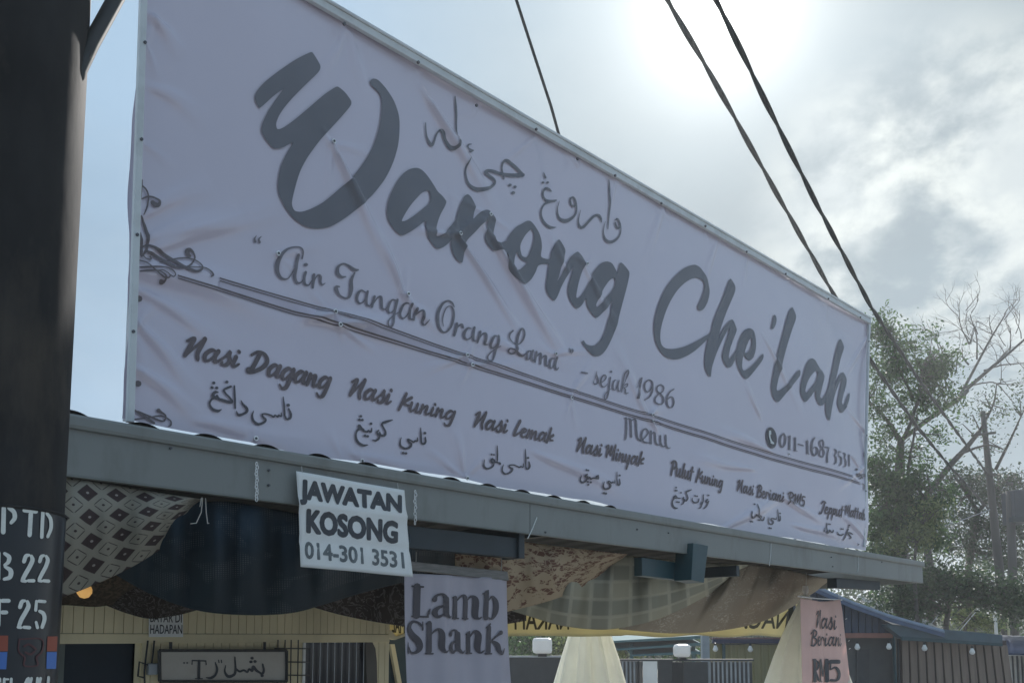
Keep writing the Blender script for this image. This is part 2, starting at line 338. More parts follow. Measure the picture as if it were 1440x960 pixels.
class Letters:
    def __init__(s, surf, crop=(0, 0, 1), ax=1.0, wk=1.0): s.S = surf; s.crop = crop; s.ax = ax; s.wk = wk; s.polys = []; s.holes = []
    def px(s, x, y): ox, oy, k = s.crop; return ox + x/k, oy + y/k
    def _tri(s, q):
        for t in ((q[0], q[1], q[2]), (q[0], q[2], q[3])) if len(q) == 4 else (q,): s.polys.append(t)
    def outline(s, pts, hole=False, smooth=True):
        A = [s.S.uv(*s.px(*p)) for p in pts]
        if smooth:   # gentle rounding of the traced outline
            P = np.array(A); n = len(P); out = []
            for i in range(n):
                p0, p1, p2, p3 = P[i-1], P[i], P[(i+1) % n], P[(i+2) % n]
                for k in (0, 0.33, 0.66):
                    q = 0.5*((2*p1) + (-p0+p2)*k*0.8 + (2*p0-5*p1+4*p2-p3)*k*k*0.8 + (-p0+3*p1-3*p2+p3)*k**3*0.8) if False else None
                    if q is None:
                        m1, m2 = (p2-p0)*0.4, (p3-p1)*0.4
                        l = np.linalg.norm(p2-p1)
                        for m in (m1, m2):
                            lm = np.linalg.norm(m)
                            if lm > l: m *= l/lm
                        h00 = 2*k**3-3*k*k+1; h10 = k**3-2*k*k+k; h01 = -2*k**3+3*k*k; h11 = k**3-k*k
                        q = h00*p1 + h10*m1 + h01*p2 + h11*m2
                    out.append(tuple(q))
            A = out
        (s.holes if hole else s.polys).append(tuple(A))
    def rib(s, A, W, disc=True):           # ribbon in surface coordinates
        A = np.asarray(A); n = len(A); L, R = [], []
        for i in range(n):
            d = A[min(i+1, n-1)] - A[max(i-1, 0)]; l = np.hypot(*d) or 1; nx, ny = -d[1]/l, d[0]/l
            L.append(A[i] + np.array((nx, ny))*W[i]/2); R.append(A[i] - np.array((nx, ny))*W[i]/2)
        for i in range(n-1): s._tri([tuple(R[i]), tuple(R[i+1]), tuple(L[i+1]), tuple(L[i])])
        if disc:
            for i in (0, n-1): s.polys.append(tuple((A[i][0]+W[i]/2*math.cos(a), A[i][1]+W[i]/2*math.sin(a)) for a in np.linspace(0, 2*math.pi, 9)[:-1]))
    def stroke(s, pts, n=5):               # traced stroke (x, y, width) in crop pixels
        A = catmull(pts, n); m = len(A); L, R, Cc = [], [], []
        for i in range(m):
            d = A[min(i+1, m-1), :2] - A[max(i-1, 0), :2]; l = np.hypot(*d) or 1
            w = A[i, 2]*s.wk/2; o = np.array((-d[1]/l*s.ax, d[0]/l))*w
            L.append(s.S.uv(*s.px(*(A[i, :2]+o)))); R.append(s.S.uv(*s.px(*(A[i, :2]-o))))
        for i in range(m-1): s._tri([L[i], L[i+1], R[i+1], R[i]])
        for i in (0, m-1):
            w = A[i, 2]*s.wk/2
            s.polys.append(tuple(s.S.uv(*s.px(A[i, 0]+w*s.ax*math.cos(a), A[i, 1]+w*math.sin(a))) for a in np.linspace(0, 2*math.pi, 9)[:-1]))
    def dot(s, x, y, w): s.stroke([(x-w*.12, y, w), (x+w*.12, y, w)], 1)
    def font(s, text, quad, bold=0.0, mirror=False):
        """built-in sans letters fitted into a quad (bl, br, tr, tl) in crop pixels"""
        cu = bpy.data.curves.new('tmp', 'FONT'); cu.body = text; cu.size = 1; cu.resolution_u = 3
        o = bpy.data.objects.new('tmp', cu); C.objects.link(o); bpy.context.view_layer.update()
        me = bpy.data.meshes.new_from_object(o.evaluated_get(bpy.context.evaluated_depsgraph_get()))
        V = np.array([v.co[:2] for v in me.vertices]); F = [tuple(p.vertices) for p in me.polygons]
        bpy.data.objects.remove(o); bpy.data.curves.remove(cu); bpy.data.meshes.remove(me)
        lo, hi = V.min(0), V.max(0); V = (V-lo)/(hi-lo)
        if mirror: V[:, 0] = 1-V[:, 0]
        bl, br, tr, tl = [np.array(q, float) for q in quad]; out = []
        for u, v in V:
            p = (bl*(1-u)+br*u)*(1-v) + (tl*(1-u)+tr*u)*v; out.append(s.S.uv(*s.px(*p)))
        for f in F: s.polys.append(tuple(out[i] for i in f))
        if bold:
            hgt = abs(out[int(np.argmax(V[:, 1]))][1]-out[int(np.argmin(V[:, 1]))][1])*.9; cnt = {}
            for f in F:
                for i in range(len(f)):
                    e = (f[i], f[(i+1) % len(f)]); k_ = tuple(sorted(e)); cnt[k_] = cnt.get(k_, 0)+1
            for (a_, b_), c_ in cnt.items():
                if c_ == 1 and a_ != b_ and out[a_] != out[b_]: s.rib([out[a_], out[b_]], [bold*hgt]*2)
    def script(s, text, a, b, xh, pen=0.26, slant=0.22):
        """brush alphabet set along the baseline a->b (crop pixels), xh = x height in crop pixels"""
        A = np.array(s.S.uv(*s.px(*a))); B = np.array(s.S.uv(*s.px(*b))); T = np.array(s.S.uv(*s.px(a[0], a[1]-xh)))
        up = np.array((0.0, T[1]-A[1])); H = up[1]; tot = sum(GLYPH[c][0] for c in text); x = 0
        for c in text:
            adv, strokes = GLYPH[c]
            for st in strokes:
                G = catmull([(px_, py_, 1) for px_, py_ in st], 5)[:, :2]
                pts = [A + (B-A)*((x+g[0])/tot) + up*g[1] + np.array((slant*g[1]*H, 0)) for g in G]
                W = []
                for i in range(len(G)):
                    d = G[min(i+1, len(G)-1)] - G[max(i-1, 0)]; l = np.hypot(*d) or 1
                    W.append(pen*H*(0.55+0.45*max(0, -d[1]/l) + 0.15*abs(d[0]/l)))
                W[-1] *= 0.75; s.rib(pts, W)
            x += adv
    def build(s, name, mat, parent, off=0.007, grid=0.0, label=None):
        verts, faces, isout = [], [], []
        def area(p): return sum(p[i][0]*p[(i+1) % len(p)][1]-p[(i+1) % len(p)][0]*p[i][1] for i in range(len(p)))
        for grp, flag in ((s.polys, True), (s.holes, False)):
            for p in grp:
                a = area(p)
                if abs(a) < 1e-9: continue
                p = p if a > 0 else p[::-1]; b = len(verts)
                verts += [Vector(q) for q in p]; faces.append(list(range(b, b+len(p)))); isout.append(flag)
        if grid:
            A = np.array([tuple(v) for v in verts]); lo, hi = A.min(0), A.max(0)
            for x in np.arange(lo[0], hi[0], grid):
                for y in np.arange(lo[1], hi[1], grid): verts.append(Vector((x+random.uniform(-.2, .2)*grid, y+random.uniform(-.2, .2)*grid)))
        V, E, F, ov, oe, of = delaunay_2d_cdt(verts, [], faces, 0, 1e-6)
        if not F: return None
        VA = np.array([tuple(v) for v in V]); CT = np.array([VA[list(f)].mean(0) for f in F]); ins = np.zeros(len(F), bool)
        order = np.argsort(CT[:, 0]); xs = CT[order, 0]
        for flag in (True, False):                    # keep triangles inside any polygon and outside every hole
            for f_, fl in zip(faces, isout):
                if fl != flag: continue
                p = np.array([tuple(verts[i]) for i in f_]); lo, hi = p.min(0), p.max(0)
                c_ = order[np.searchsorted(xs, lo[0]):np.searchsorted(xs, hi[0])]; c_ = c_[(CT[c_, 1] > lo[1]) & (CT[c_, 1] < hi[1]) & (ins[c_] != flag)]
                if not len(c_): continue
                q = CT[c_]; inside = np.zeros(len(c_), bool); j = len(p)-1
                for i in range(len(p)):
                    cr_ = (p[i, 1] > q[:, 1]) != (p[j, 1] > q[:, 1])
                    xx = (p[j, 0]-p[i, 0])*(q[:, 1]-p[i, 1])/(p[j, 1]-p[i, 1]+1e-15)+p[i, 0]; inside ^= cr_ & (q[:, 0] < xx); j = i
                ins[c_[inside]] = flag
        keep = [tuple(f) for f, k_ in zip(F, ins) if k_]
        used = sorted({i for f in keep for i in f}); mp = {j: i for i, j in enumerate(used)}
        P = s.S.pos([tuple(V[i]) for i in used], off)
        mb = MB(); mb.add(P, [tuple(mp[i] for i in f) for f in keep])
        o0 = wloc(parent); me = bpy.data.meshes.new(name); me.from_pydata([tuple(p-o0) for p in mb.v], [], mb.f); me.update()
        me.polygons.foreach_set('use_smooth', [True]*len(me.polygons)); me.materials.append(mat)
        # face the viewer
        if len(me.polygons):
            nrm = sum((p.normal*p.area for p in me.polygons), Vector())
            if nrm.dot(CAM - (mb.v[0])) < 0: me.flip_normals()
        o = bpy.data.objects.new(name, me); C.objects.link(o); o.parent = parent
        if label: o['label'] = label
        return o
_n = [[(0.15,0.95),(0.1,0.4),(0.05,0.0)],[(0.08,0.3),(0.4,0.9),(0.55,0.85),(0.5,0.3),(0.6,0.0),(0.85,0.25)]]
_bowl = [(0.75,0.85),(0.45,1.0),(0.12,0.55),(0.15,0.08),(0.4,0.1),(0.75,0.75)]
GLYPH = {
 'N': (1.15, [[(0.05,1.3),(0.32,1.62),(0.42,1.55),(0.28,0.9),(0.12,0.05)],[(0.12,0.05),(0.55,0.9),(1.0,1.75)],[(1.0,1.75),(0.92,1.2),(0.8,0.5),(0.9,-0.05)]]),
 'a': (1.0, [_bowl, [(0.82,1.0),(0.7,0.5),(0.78,0.05),(1.0,0.25)]]),
 's': (0.75, [[(0.0,0.25),(0.35,0.75),(0.5,1.2),(0.52,0.8),(0.62,0.4),(0.45,0.0),(0.15,0.0),(0.2,0.2)]]),
 'i': (0.5, [[(0.2,0.85),(0.12,0.25),(0.22,0.0),(0.48,0.3)], [(0.3,1.32),(0.33,1.25)]]),
 'D': (1.3, [[(0.55,1.6),(0.38,0.8),(0.2,0.1)],[(0.0,1.3),(0.4,1.7),(0.9,1.6),(1.15,1.1),(0.9,0.5),(0.4,0.05),(0.0,-0.1),(-0.05,0.15),(0.3,0.2)]]),
 'g': (0.95, [_bowl, [(0.82,1.0),(0.72,0.2),(0.55,-0.6),(0.25,-0.75),(0.05,-0.5)]]),
 'n': (0.85, _n),
 'u': (0.88, [[(0.1,0.95),(0.05,0.3),(0.2,0.0),(0.5,0.5),(0.6,0.95)],[(0.6,0.95),(0.55,0.25),(0.65,0.0),(0.9,0.25)]]),
 'K': (0.95, [[(0.45,1.8),(0.3,0.9),(0.1,-0.15)],[(0.95,1.5),(0.35,0.8)],[(0.35,0.8),(0.6,0.6),(0.95,0.55)]]),
 'L': (0.75, [[(0.5,1.8),(0.25,0.9),(0.1,0.1),(0.3,0.1),(0.7,0.55)]]),
 'e': (0.7, [[(0.1,0.45),(0.45,0.65),(0.5,0.95),(0.25,0.95),(0.08,0.5),(0.2,0.05),(0.5,0.1),(0.75,0.4)]]),
 'm': (1.25, [_n[0], [(0.08,0.3),(0.38,0.9),(0.5,0.85),(0.45,0.0)], [(0.47,0.3),(0.8,0.9),(0.93,0.85),(0.9,0.3),(1.0,0.0),(1.25,0.25)]]),
 'k': (0.75, [[(0.35,1.7),(0.2,0.8),(0.05,-0.1)],[(0.7,0.95),(0.22,0.5)],[(0.22,0.5),(0.45,0.3),(0.75,0.3)]]),
 'M': (1.35, [[(0,1.3),(0.3,1.6),(0.25,0.8),(0.2,0.1)],[(0.2,0.2),(0.5,1.0),(0.75,1.6)],[(0.75,1.6),(0.7,0.9),(0.72,0.4)],[(0.72,0.4),(1.0,1.1),(1.25,1.8)],[(1.25,1.8),(1.15,0.8),(1.1,-0.1)]]),
 'y': (0.8, [[(0.1,0.95),(0.08,0.35),(0.25,0.1),(0.6,0.9)],[(0.6,0.95),(0.5,0.0),(0.35,-0.8)]]),
 'P': (0.95, [[(0.4,1.6),(0.3,0.8),(0.2,-0.1)],[(0,1.4),(0.4,1.75),(0.85,1.6),(0.85,1.1),(0.3,0.7)]]),
 'l': (0.45, [[(0.35,1.75),(0.2,0.9),(0.1,0.2),(0.2,0.0),(0.4,0.25)]]),
 't': (0.6, [[(0.35,1.6),(0.2,0.8),(0.15,-0.1)],[(0.0,1.1),(0.6,1.1)]]),
 'B': (1.05, [[(0.45,1.6),(0.25,0.8),(0.15,0)],[(0,1.3),(0.45,1.75),(0.9,1.5),(0.75,1.1),(0.4,0.9),(0.85,0.7),(0.85,0.25),(0.4,-0.05),(0,0)]]),
 'r': (0.65, [_n[0],[(0.08,0.4),(0.35,0.95),(0.55,0.8),(0.6,0.6)]]),
 'R': (1.0, [[(0.4,1.6),(0.3,0.8),(0.2,-0.1)],[(0,1.4),(0.4,1.75),(0.85,1.6),(0.85,1.1),(0.35,0.75)],[(0.4,0.75),(0.85,0.0)]]),
 '5': (0.8, [[(0.65,1.5),(0.25,1.45),(0.15,0.9),(0.5,0.9),(0.6,0.4),(0.3,0),(0,0.15)]]),
 'J': (0.95, [[(0.8,1.7),(0.65,0.8),(0.4,0.0),(0.05,-0.2),(0.0,0.1)],[(0.15,1.3),(0.5,1.75),(1.0,1.6)]]),
 'p': (0.75, [[(0.2,0.95),(0.1,0),(0.0,-0.8)],[(0.12,0.4),(0.4,0.95),(0.6,0.75),(0.5,0.25),(0.15,0.1)]]),
 'h': (0.85, [[(0.4,1.7),(0.2,0.8),(0.05,-0.1)],[(0.1,0.3),(0.4,0.9),(0.55,0.85),(0.5,0.3),(0.6,0.0),(0.85,0.25)]]),
}
# ------------------------------------------------------------------ ground
g = MB(); g.add([(-600,-600,0),(600,-600,0),(600,600,0),(-600,600,0)], [(0,1,2,3)])
tag(g.build('ground', m_ground), kind='structure')
g = MB(); p = [loc(-60, 0, -4.6)+UP*.004, loc(80, 0, -4.6)+UP*.004, loc(80, 0, -32)+UP*.004, loc(-60, 0, -32)+UP*.004]; g.add(p, [(0,1,2,3)])
tag(g.build('road', m_asphalt), kind='structure')  # unseen road, widened and kept dark to cut bounce onto the banner
g = MB(); g.box8([loc(-60,0,-4.6), loc(80,0,-4.6), loc(80,0,-4.45), loc(-60,0,-4.45), loc(-60,.13,-4.6), loc(80,.13,-4.6), loc(80,.13,-4.45), loc(-60,.13,-4.45)])
tag(g.build('kerb', m_kerb), kind='structure')

# ------------------------------------------------------------------ roof shelter: fascia, roof sheet, rafters, posts
FT0, FZT0 = tz(97, 583); FT1, FZT1 = tz(1297, 790); _, FZB0 = tz(92, 667); _, FZB1 = tz(1290, 818)
print('fascia', FT0, FZT0, FZB0, '|', FT1, FZT1, FZB1)
def ftop(t): return FZT0 + (FZT1-FZT0)*(t-FT0)/(FT1-FT0)
def fbot(t): return FZB0 + (FZB1-FZB0)*(t-FT0)/(FT1-FT0)
BACK = 1.75
TL_, TR_ = FT0-2.2, FT1
sh = thing('roof_shelter', loc(0, 0, 0.8), 'open roof shelter with a long grey steel fascia under the big lettered banner', 'shelter')
f = MB()
for a, b in ((TL_, tz(745, 700)[0]), (tz(745, 700)[0]+.004, tz(1083, 760)[0]), (tz(1083, 760)[0]+.004, TR_)):
    f.box8([loc(a,fbot(a),0), loc(b,fbot(b),0), loc(b,fbot(b),.02), loc(a,fbot(a),.02), loc(a,ftop(a)-.004,0), loc(b,ftop(b)-.004,0), loc(b,ftop(b)-.004,.02), loc(a,ftop(a)-.004,.02)])
fas = f.build('fascia', m_fascia, sh, bevel=.003)
f = MB(); n = 40                                     # rolled cap along the top of the fascia
prof = [(-.002,-.055),(-.016,-.052),(-.020,-.040),(-.020,-.008),(-.014,0.002),(.004,.004),(.022,.002),(.022,-.006)]
f.grid([[loc(t, ftop(t)+dz, ss) for ss, dz in prof] for t in np.linspace(TL_, TR_+.012, n)])
f.grid([[loc(t, fbot(t)+dz, ss) for ss, dz in ((-.003,.0),(-.003,-.004),(.03,-.004),(.03,.001))] for t in np.linspace(TL_, TR_, n)])
f.build('fascia_cap', m_fascia, sh, smooth=False, solid=.002)
for x0, y0, x1, y1 in ((755, 727, 742, 757), (1084, 764, 1082, 795), (1207, 781, 1206, 804)):
    f = MB(); f.tube([hit(x0, y0, -.003), hit((x0+x1)/2+.6, (y0+y1)/2, -.003), hit(x1, y1, -.003)], .0035, 5); f.build('seam', m_seam, sh)
for x, y in ((378, 661), (378, 682), (896, 744), (940, 749), (767, 748), (1169, 783), (1171, 796), (240, 630), (1240, 790)):
    c = hit(x, y, -.004); f = MB(); f.tube([c-NV*.002, c+NV*.005], .006, 8); f.build('screw', m_screw, sh)
f = MB()                                             # ribbed roof sheet
P = []; ta, tb = tz(577, 666)[0], tz(858, 714)[0]; pitch = (tb-ta)/6; tt = ta - pitch*math.ceil((ta-TL_)/pitch); print('pitch', pitch)
zr = lambda t, s: ftop(t) + .001 - max(0, s)*.05 - .02*max(0, min(1, (t-tb)/pitch))
while tt < TR_-.02:
    for q in np.linspace(0, 1, 25)[:-1]:
        t = tt + (q-.5)*pitch; h = .017*max(0, math.cos((q-.5)*math.pi*2*1.1))**.7 if abs(q-.5) < .22 else 0
        if TL_ <= t <= TR_-.02: P.append([loc(t, zr(t, s_)+h, s_) for s_ in (-.012, .3, 1.0, BACK+.25)])
    tt += pitch
f.grid(P); f.build('roof_sheet', m_roof, sh, solid=.0015)
f = MB()                                             # end verge closing the roof at its far end
f.box8([loc(TR_-.02,FZB1,.022), loc(TR_,FZB1,.022), loc(TR_,FZB1-.04,BACK+.2), loc(TR_-.02,FZB1-.04,BACK+.2), loc(TR_-.02,FZT1-.01,.022), loc(TR_,FZT1-.01,.022), loc(TR_,FZT1-.1,BACK+.2), loc(TR_-.02,FZT1-.1,BACK+.2)])
f.build('verge', m_fascia, sh)
def rafter(px, yt, yb, s0=.03, s1=BACK, w=.05):
    t, zt = tz(px, yt, s0); _, zb = tz(px, yb, s0)
    r = MB(); r.tzbox(t-w, t, zb, zt, s0, s1); r.build('rafter', m_darksteel, sh, bevel=.004)
rafter(738, 748, 785); rafter(1040, 795, 810)
for tt in (-1.2, 3.3): 
    r = MB(); r.tzbox(tt, tt+.05, ftop(tt)-.17, ftop(tt)-.05, .03, BACK); r.build('rafter', m_darksteel, sh, bevel=.004)
ta_, za_ = tz(738, 757, .05); _, zb_ = tz(738, 785, .05); tb_ = tz(560, 760, .05)[0]
r = MB(); r.tzbox(tb_, ta_, zb_, za_, .05, .12); r.build('purlin', m_darksteel, sh, bevel=.004)
# purlin and teal L bracket under the fascia
r = MB(); a0, z0 = tz(903, 809, .10); a1, z1 = tz(988, 819, .10); _, z2 = tz(903, 783, .10); _, z3 = tz(988, 796, .10)
r.box8([loc(a0,z0,.10), loc(a1,z1,.10), loc(a1,z1,.17), loc(a0,z0,.17), loc(a0,z2,.10), loc(a1,z3,.10), loc(a1,z3,.17), loc(a0,z2,.17)])
br = r.build('bracket', m_teal, sh, bevel=.003)
r = MB(); poly = [hit(975,763,-.05), hit(996,767,-.05), hit(990,819,-.05), hit(972,815,-.05)]; r.prism(poly, -NV*.15 + D*.0); r.build('bracket_plate', m_teal, sh, bevel=.003)
r = MB(); a0, z0 = tz(1177, 826, .12); a1, z1 = tz(1238, 829, .12); _, z2 = tz(1177, 812, .12); _, z3 = tz(1238, 817, .12)
r.box8([loc(a0,z0,.12), loc(a1,z1,.12), loc(a1,z1,.22), loc(a0,z0,.22), loc(a0,z2,.12), loc(a1,z3,.12), loc(a1,z3,.22), loc(a0,z2,.22)]); r.build('purlin', m_darksteel, sh, bevel=.004)
r = MB(); r.tzbox(TL_, TR_-.1, ftop(3)-.20, ftop(3)-.10, BACK+.02, BACK+.10); r.build('purlin', m_darksteel, sh)
for tt, sp in ((TL_+.3, BACK+.11), (tz(1117, 900, BACK-.1)[0], BACK-.1)):
    r = MB(); r.tzbox(tt, tt+.07, 0, ftop(tt)-.1, sp, sp+.07); r.build('post', m_darksteel, sh)

# ------------------------------------------------------------------ the big banner
SB = 0.12
TLc, TRc, BRc, BLc = [np.array(tz(x, y, SB)) for x, y in ((207, -138), (1224, 454), (1216, 770), (178, 592))]
CRE = [((463,203),(560,400),.020,.045),((600,132),(705,300),.026,.06),((690,335),(805,520),.030,.065),((641,331),(745,490),.018,.04),((641,331),(560,322),.012,.03),
 ((195,372),(440,442),.020,.13),((440,442),(610,478),.022,.09),((188,515),(300,600),.016,.05),((190,450),(290,565),.014,.05),((195,405),(330,490),.012,.05),
 ((205,335),(340,295),.016,.06),((205,352),(420,282),.014,.06),((203,300),(300,250),.012,.05),((565,416),(525,310),.016,.04),((565,416),(625,478),.012,.04),
 ((655,672),(640,600),.014,.03),((655,672),(590,625),.010,.03),((655,672),(690,630),.008,.03),((1085,632),(1005,600),.012,.05),((1070,585),(1040,520),.010,.05),
 ((1193,640),(1216,672),.012,.03),((1105,700),(1165,738),.016,.05),((1015,745),(1115,690),.018,.06),((1120,738),(1195,757),.016,.05),((1075,480),(1130,590),.010,.05),
 ((1222,470),(1190,530),.012,.04),((1220,610),(1180,560),.012,.04),((1216,655),(1170,690),.010,.04),((1216,760),(1175,715),.012,.04),((480,640),(460,600),.010,.03),
 ((912,590),(860,470),.010,.06),((820,371),(880,480),.010,.05),((735,500),(640,455),.012,.06),((210,20),(260,80),.016,.05),((215,120),(300,170),.010,.06),((285,595),(460,630),.016,.06),((500,640),(640,668),.014,.05),
 ((935,286),(900,380),.010,.06),((484,32),(520,150),.010,.06),((1010,330),(980,430),.008,.06),((800,380),(760,300),.008,.05),((1060,660),(960,640),.010,.05),((760,640),(900,700),.012,.06)]
_q = random.Random(11)
for ex, ey in ((467,440),(474,458),(652,500),(657,514),(913,584),(914,593),(391,356),(566,416),(688,302),(641,331),(463,203),(825,371),(779,498),(654,672),(357,617),(508,648),(1060,757),(896,724),(1205,765),(800,560),(484,45),(588,98),(670,158),(754,192),(812,233),(865,256),(930,296),(992,328),(1050,364),(1105,395),(1165,428),(204,60),(199,196),(193,330),(187,466),(1222,480)):
    for _k in range(3):
        an = _q.uniform(0, 6.283); ln = _q.uniform(25, 85)*(1-.35*(ex > 800)); tx, ty = ex+ln*math.cos(an)*(.6 if ex > 800 else 1), ey+ln*math.sin(an)
        if 195 < tx < 1215: CRE.append(((ex, ey), (tx, ty), _q.uniform(.004, .010)*(.6 if ex > 960 else 1), _q.uniform(.022, .04)))
CRE = [(np.array(tz(*a, SB)), np.array(tz(*b, SB)), m, w) for a, b, m, w in CRE]
_r = random.Random(3); WAV = [(_r.uniform(.7, 2.4), _r.uniform(.5, 3.2)*_r.choice((-1, 1)), _r.uniform(0, 6), _r.uniform(.003, .007)) for _ in range(9)]
WAV += [(_r.uniform(5, 11), _r.uniform(-9, 9), _r.uniform(0, 6), .0007) for _ in range(10)]
def hb(t, z):
    h = np.zeros_like(t)
    for a, b, ph, am in WAV: h += am*np.sin(a*t+b*z+ph)
    for A, B, am, w in CRE:
        d = B-A; L = np.hypot(*d); u = ((t-A[0])*d[0]+(z-A[1])*d[1])/L/L; q = ((t-A[0])*(-d[1])+(z-A[1])*d[0])/L
        wob = 0.12*w*np.sin(u*7+A[0]*7)
        tap = np.clip(u*5+.6, 0, 1)*np.clip((1-u)*1.6, 0, 1); ww = w*.72*(0.40+0.9*np.clip(u, 0, 1))
        h += am*1.85*np.exp(-((q+wob)/ww)**2)*tap*(1-.30*np.exp(-((q+wob)/(ww*.5))**2))
    zl = np.interp(t, [BLc[0], BRc[0]], [BLc[1], BRc[1]]); zt = np.interp(t, [TLc[0], TRc[0]], [TLc[1], TRc[1]])
    edge = np.clip((z-zl)/.25, 0, 1)*np.clip((zt-z)/.25, 0, 1)
    return h*(.35+.65*edge)
SBN = Surf(SB, hb)
bn = thing('shop_banner', loc(FT0+.4, FZT0+.06, SB), 'huge lilac-white shop banner with big grey brush lettering standing on the shelter roof', 'banner')
NU, NVV = 720, 200
U, V = np.meshgrid(np.linspace(0, 1, NU), np.linspace(0, 1, NVV), indexing='ij')
Q = (BLc[None, None]*(1-U)[..., None] + BRc[None, None]*U[..., None])*(1-V)[..., None] + (TLc[None, None]*(1-U)[..., None] + TRc[None, None]*U[..., None])*V[..., None]
def dip(t): return np.interp(t, [BLc[0], tz(450, 640)[0], tz(700, 680)[0], tz(850, 710)[0], tz(900, 715)[0], BRc[0]], [.0, -.004, -.004, -.006, -.03, -.03])
Q[..., 1] += (dip(Q[..., 0]) + .006*np.sin(Q[..., 0]*4.1) + .004*np.sin(Q[..., 0]*9.3))*(1-V)**6
Q[..., 0] -= (.016 + .007*np.sin(Q[..., 1]*5.3) + .003*np.sin(Q[..., 1]*17+1))*(1-U)**40
H = hb(Q[..., 0], Q[..., 1]) - .008*(1-U)**80*np.abs(np.sin(Q[..., 1]*7))
mb = MB(); mb.grid([[loc(Q[i, j, 0], Q[i, j, 1], SB) + NV*H[i, j] for j in range(NVV)] for i in range(NU)])
cloth = mb.build('banner_cloth', m_banner, bn, smooth=True)
def rail(a, b, w, dep, name='frame_rail', s0=SB-.045, m=m_alu):     # frame member in front of the cloth
    a = np.array(a); b = np.array(b); d = (b-a)/np.hypot(*(b-a)); nn = np.array((-d[1], d[0]))*w/2
    c = [a-nn, b-nn, b+nn, a+nn]; r = MB(); r.box8([loc(*q, s0) for q in c] + [loc(*q, s0+dep) for q in c]); return r.build(name, m, bn, bevel=.004)
rail(tz(207.5, -140, SB-.045), tz(184.5, 593, SB-.045), .030, .028)
rail(tz(193.5, 200, SB-.010)-np.array((.004, 0)) if False else np.array(tz(197.5, 200, SB)), np.array(tz(182, 590, SB)), .02, .02, s0=SB+.03)
rail(tz(190, -150, SB-.04), tz(1225, 452, SB-.04), .052, .026, s0=SB-.04)
rail(tz(190, -158, SB-.045), tz(1225, 447.5, SB-.045), .018, .05, s0=SB-.05)
rail(tz(1223.5, 452, SB-.03), tz(1216.5, 768, SB-.03), .026, .028, s0=SB-.03)
for k in (7.85,):                                               # stays down to the roof
    q1 = (TLc*.4+BLc*.6)*(1-k/8)+(TRc*.4+BRc*.6)*(k/8)
    r = MB(); r.tube([loc(q1[0]+.05, q1[1], SB+.12), loc(q1[0]+.05, ftop(q1[0])-.03, SB+1.0)], .015, 6); r.build('stay', m_alu, bn)
for x, y in ((484,32),(588,86),(670,146.5),(754,180),(812,221.5),(865,245),(930,284),(992,316),(1050,352),(1105,383),(1165,418),(1210,444)):
    c = hit(x, y+2, SB-.047); f = MB(); f.tube([c-NV*.004, c+NV*.006], .009, 8); f.build('screw', m_screw, bn)
for x, y in ((199,196),(187.5,466),(193,330),(204,60),(1222,480),(1219,612),(1218,690)):
    c = hit(x, y, SB-.047); f = MB(); f.tube([c-NV*.004, c+NV*.005], .007, 8); f.build('screw', m_screw, bn)
for x, y in ((467.5,439.5),(474,458),(652,500.5),(657.5,514.5),(913.5,584),(914.5,593),(391,356.5),(566,416.5),(688,302),(641,331),(463,203),(825,371),(1110,638),(779,498),(654.5,672.5),(357,617),(508,648),(1060,757),(896,724),(1205,765),(800,560)):
    t, z = tz(x, y, SB); c = SBN.pos([(t, z)], .004)[0]; f = MB(); f.tube([c-NV*.003, c+NV*.003], .012, 10); e = f.build('eyelet', m_eyelet, bn)
    f = MB(); f.tube([c, c+NV*.006], .0065, 8); f.build('screw', m_screw, e)

# big brush lettering, traced
CW, Ca, Co, CC, CL = (320,40,3), (530,220,6), (690,300,960/210), (910,360,853/160), (1050,420,853/160)
L1 = Letters(SBN, CW)
L1.outline([(110,300),(118,270),(150,232),(210,185),(280,138),(340,108),(352,110),(383,160),(383,178),(372,195),(320,245),(270,295),(232,340),(210,375),(200,405),(205,428),(225,425),(270,395),(330,345),(400,285),(450,252),(462,252),(490,275),(515,310),(513,330),(480,370),(430,425),(380,480),(330,550),(300,610),(280,680),(268,740),(280,770),(310,775),(350,762),(400,735),(460,685),(520,630),(570,565),(610,490),(635,410),(645,340),(643,290),(625,265),(602,243),(598,225),(610,215),(632,220),(665,255),(700,310),(720,375),(720,440),(712,500),(690,570),(655,640),(600,710),(540,765),(480,810),(430,838),(380,846),(330,838),(280,805),(240,755),(215,700),(211,650),(220,590),(240,540),(270,485),(235,503),(205,510),(185,503),(155,465),(140,432),(145,400),(165,355),(195,308),(226,263),(180,297),(132,340),(122,328)])
L1.build('lettering', m_ink, bn, off=.008, grid=.016)
L1 = Letters(SBN, Ca)
L1.outline([(65,470),(75,390),(105,310),(150,225),(210,150),(270,112),(330,102),(375,120),(420,165),(470,235),(510,300),(545,330),(580,375),(582,390),(565,430),(530,490),(505,550),(485,620),(480,675),(510,680),(560,650),(600,605),(650,545),(680,470),(710,390),(740,335),(770,318),(800,345),(830,405),(830,430),(815,490),(805,530),(840,495),(880,465),(920,450),(950,455),(980,495),(1003,540),(1000,570),(985,630),(975,690),(985,730),(1020,735),(1060,722),(1100,710),(1160,700),(1170,790),(1060,795),(1000,800),(970,790),(930,745),(910,700),(912,650),(925,590),(935,545),(905,555),(865,590),(820,640),(770,690),(745,725),(735,770),(722,840),(710,895),(695,903),(655,870),(625,810),(612,750),(618,705),(590,740),(540,775),(495,785),(470,770),(425,710),(395,650),(390,600),(397,550),(340,590),(270,640),(210,672),(180,672),(150,650),(105,595),(75,540)])
L1.outline([(190,555),(215,500),(260,430),(310,370),(360,320),(405,295),(435,300),(443,340),(440,380),(420,410),(370,450),(300,505),(230,548)], hole=True)
LB = L1; LB.crop = Co
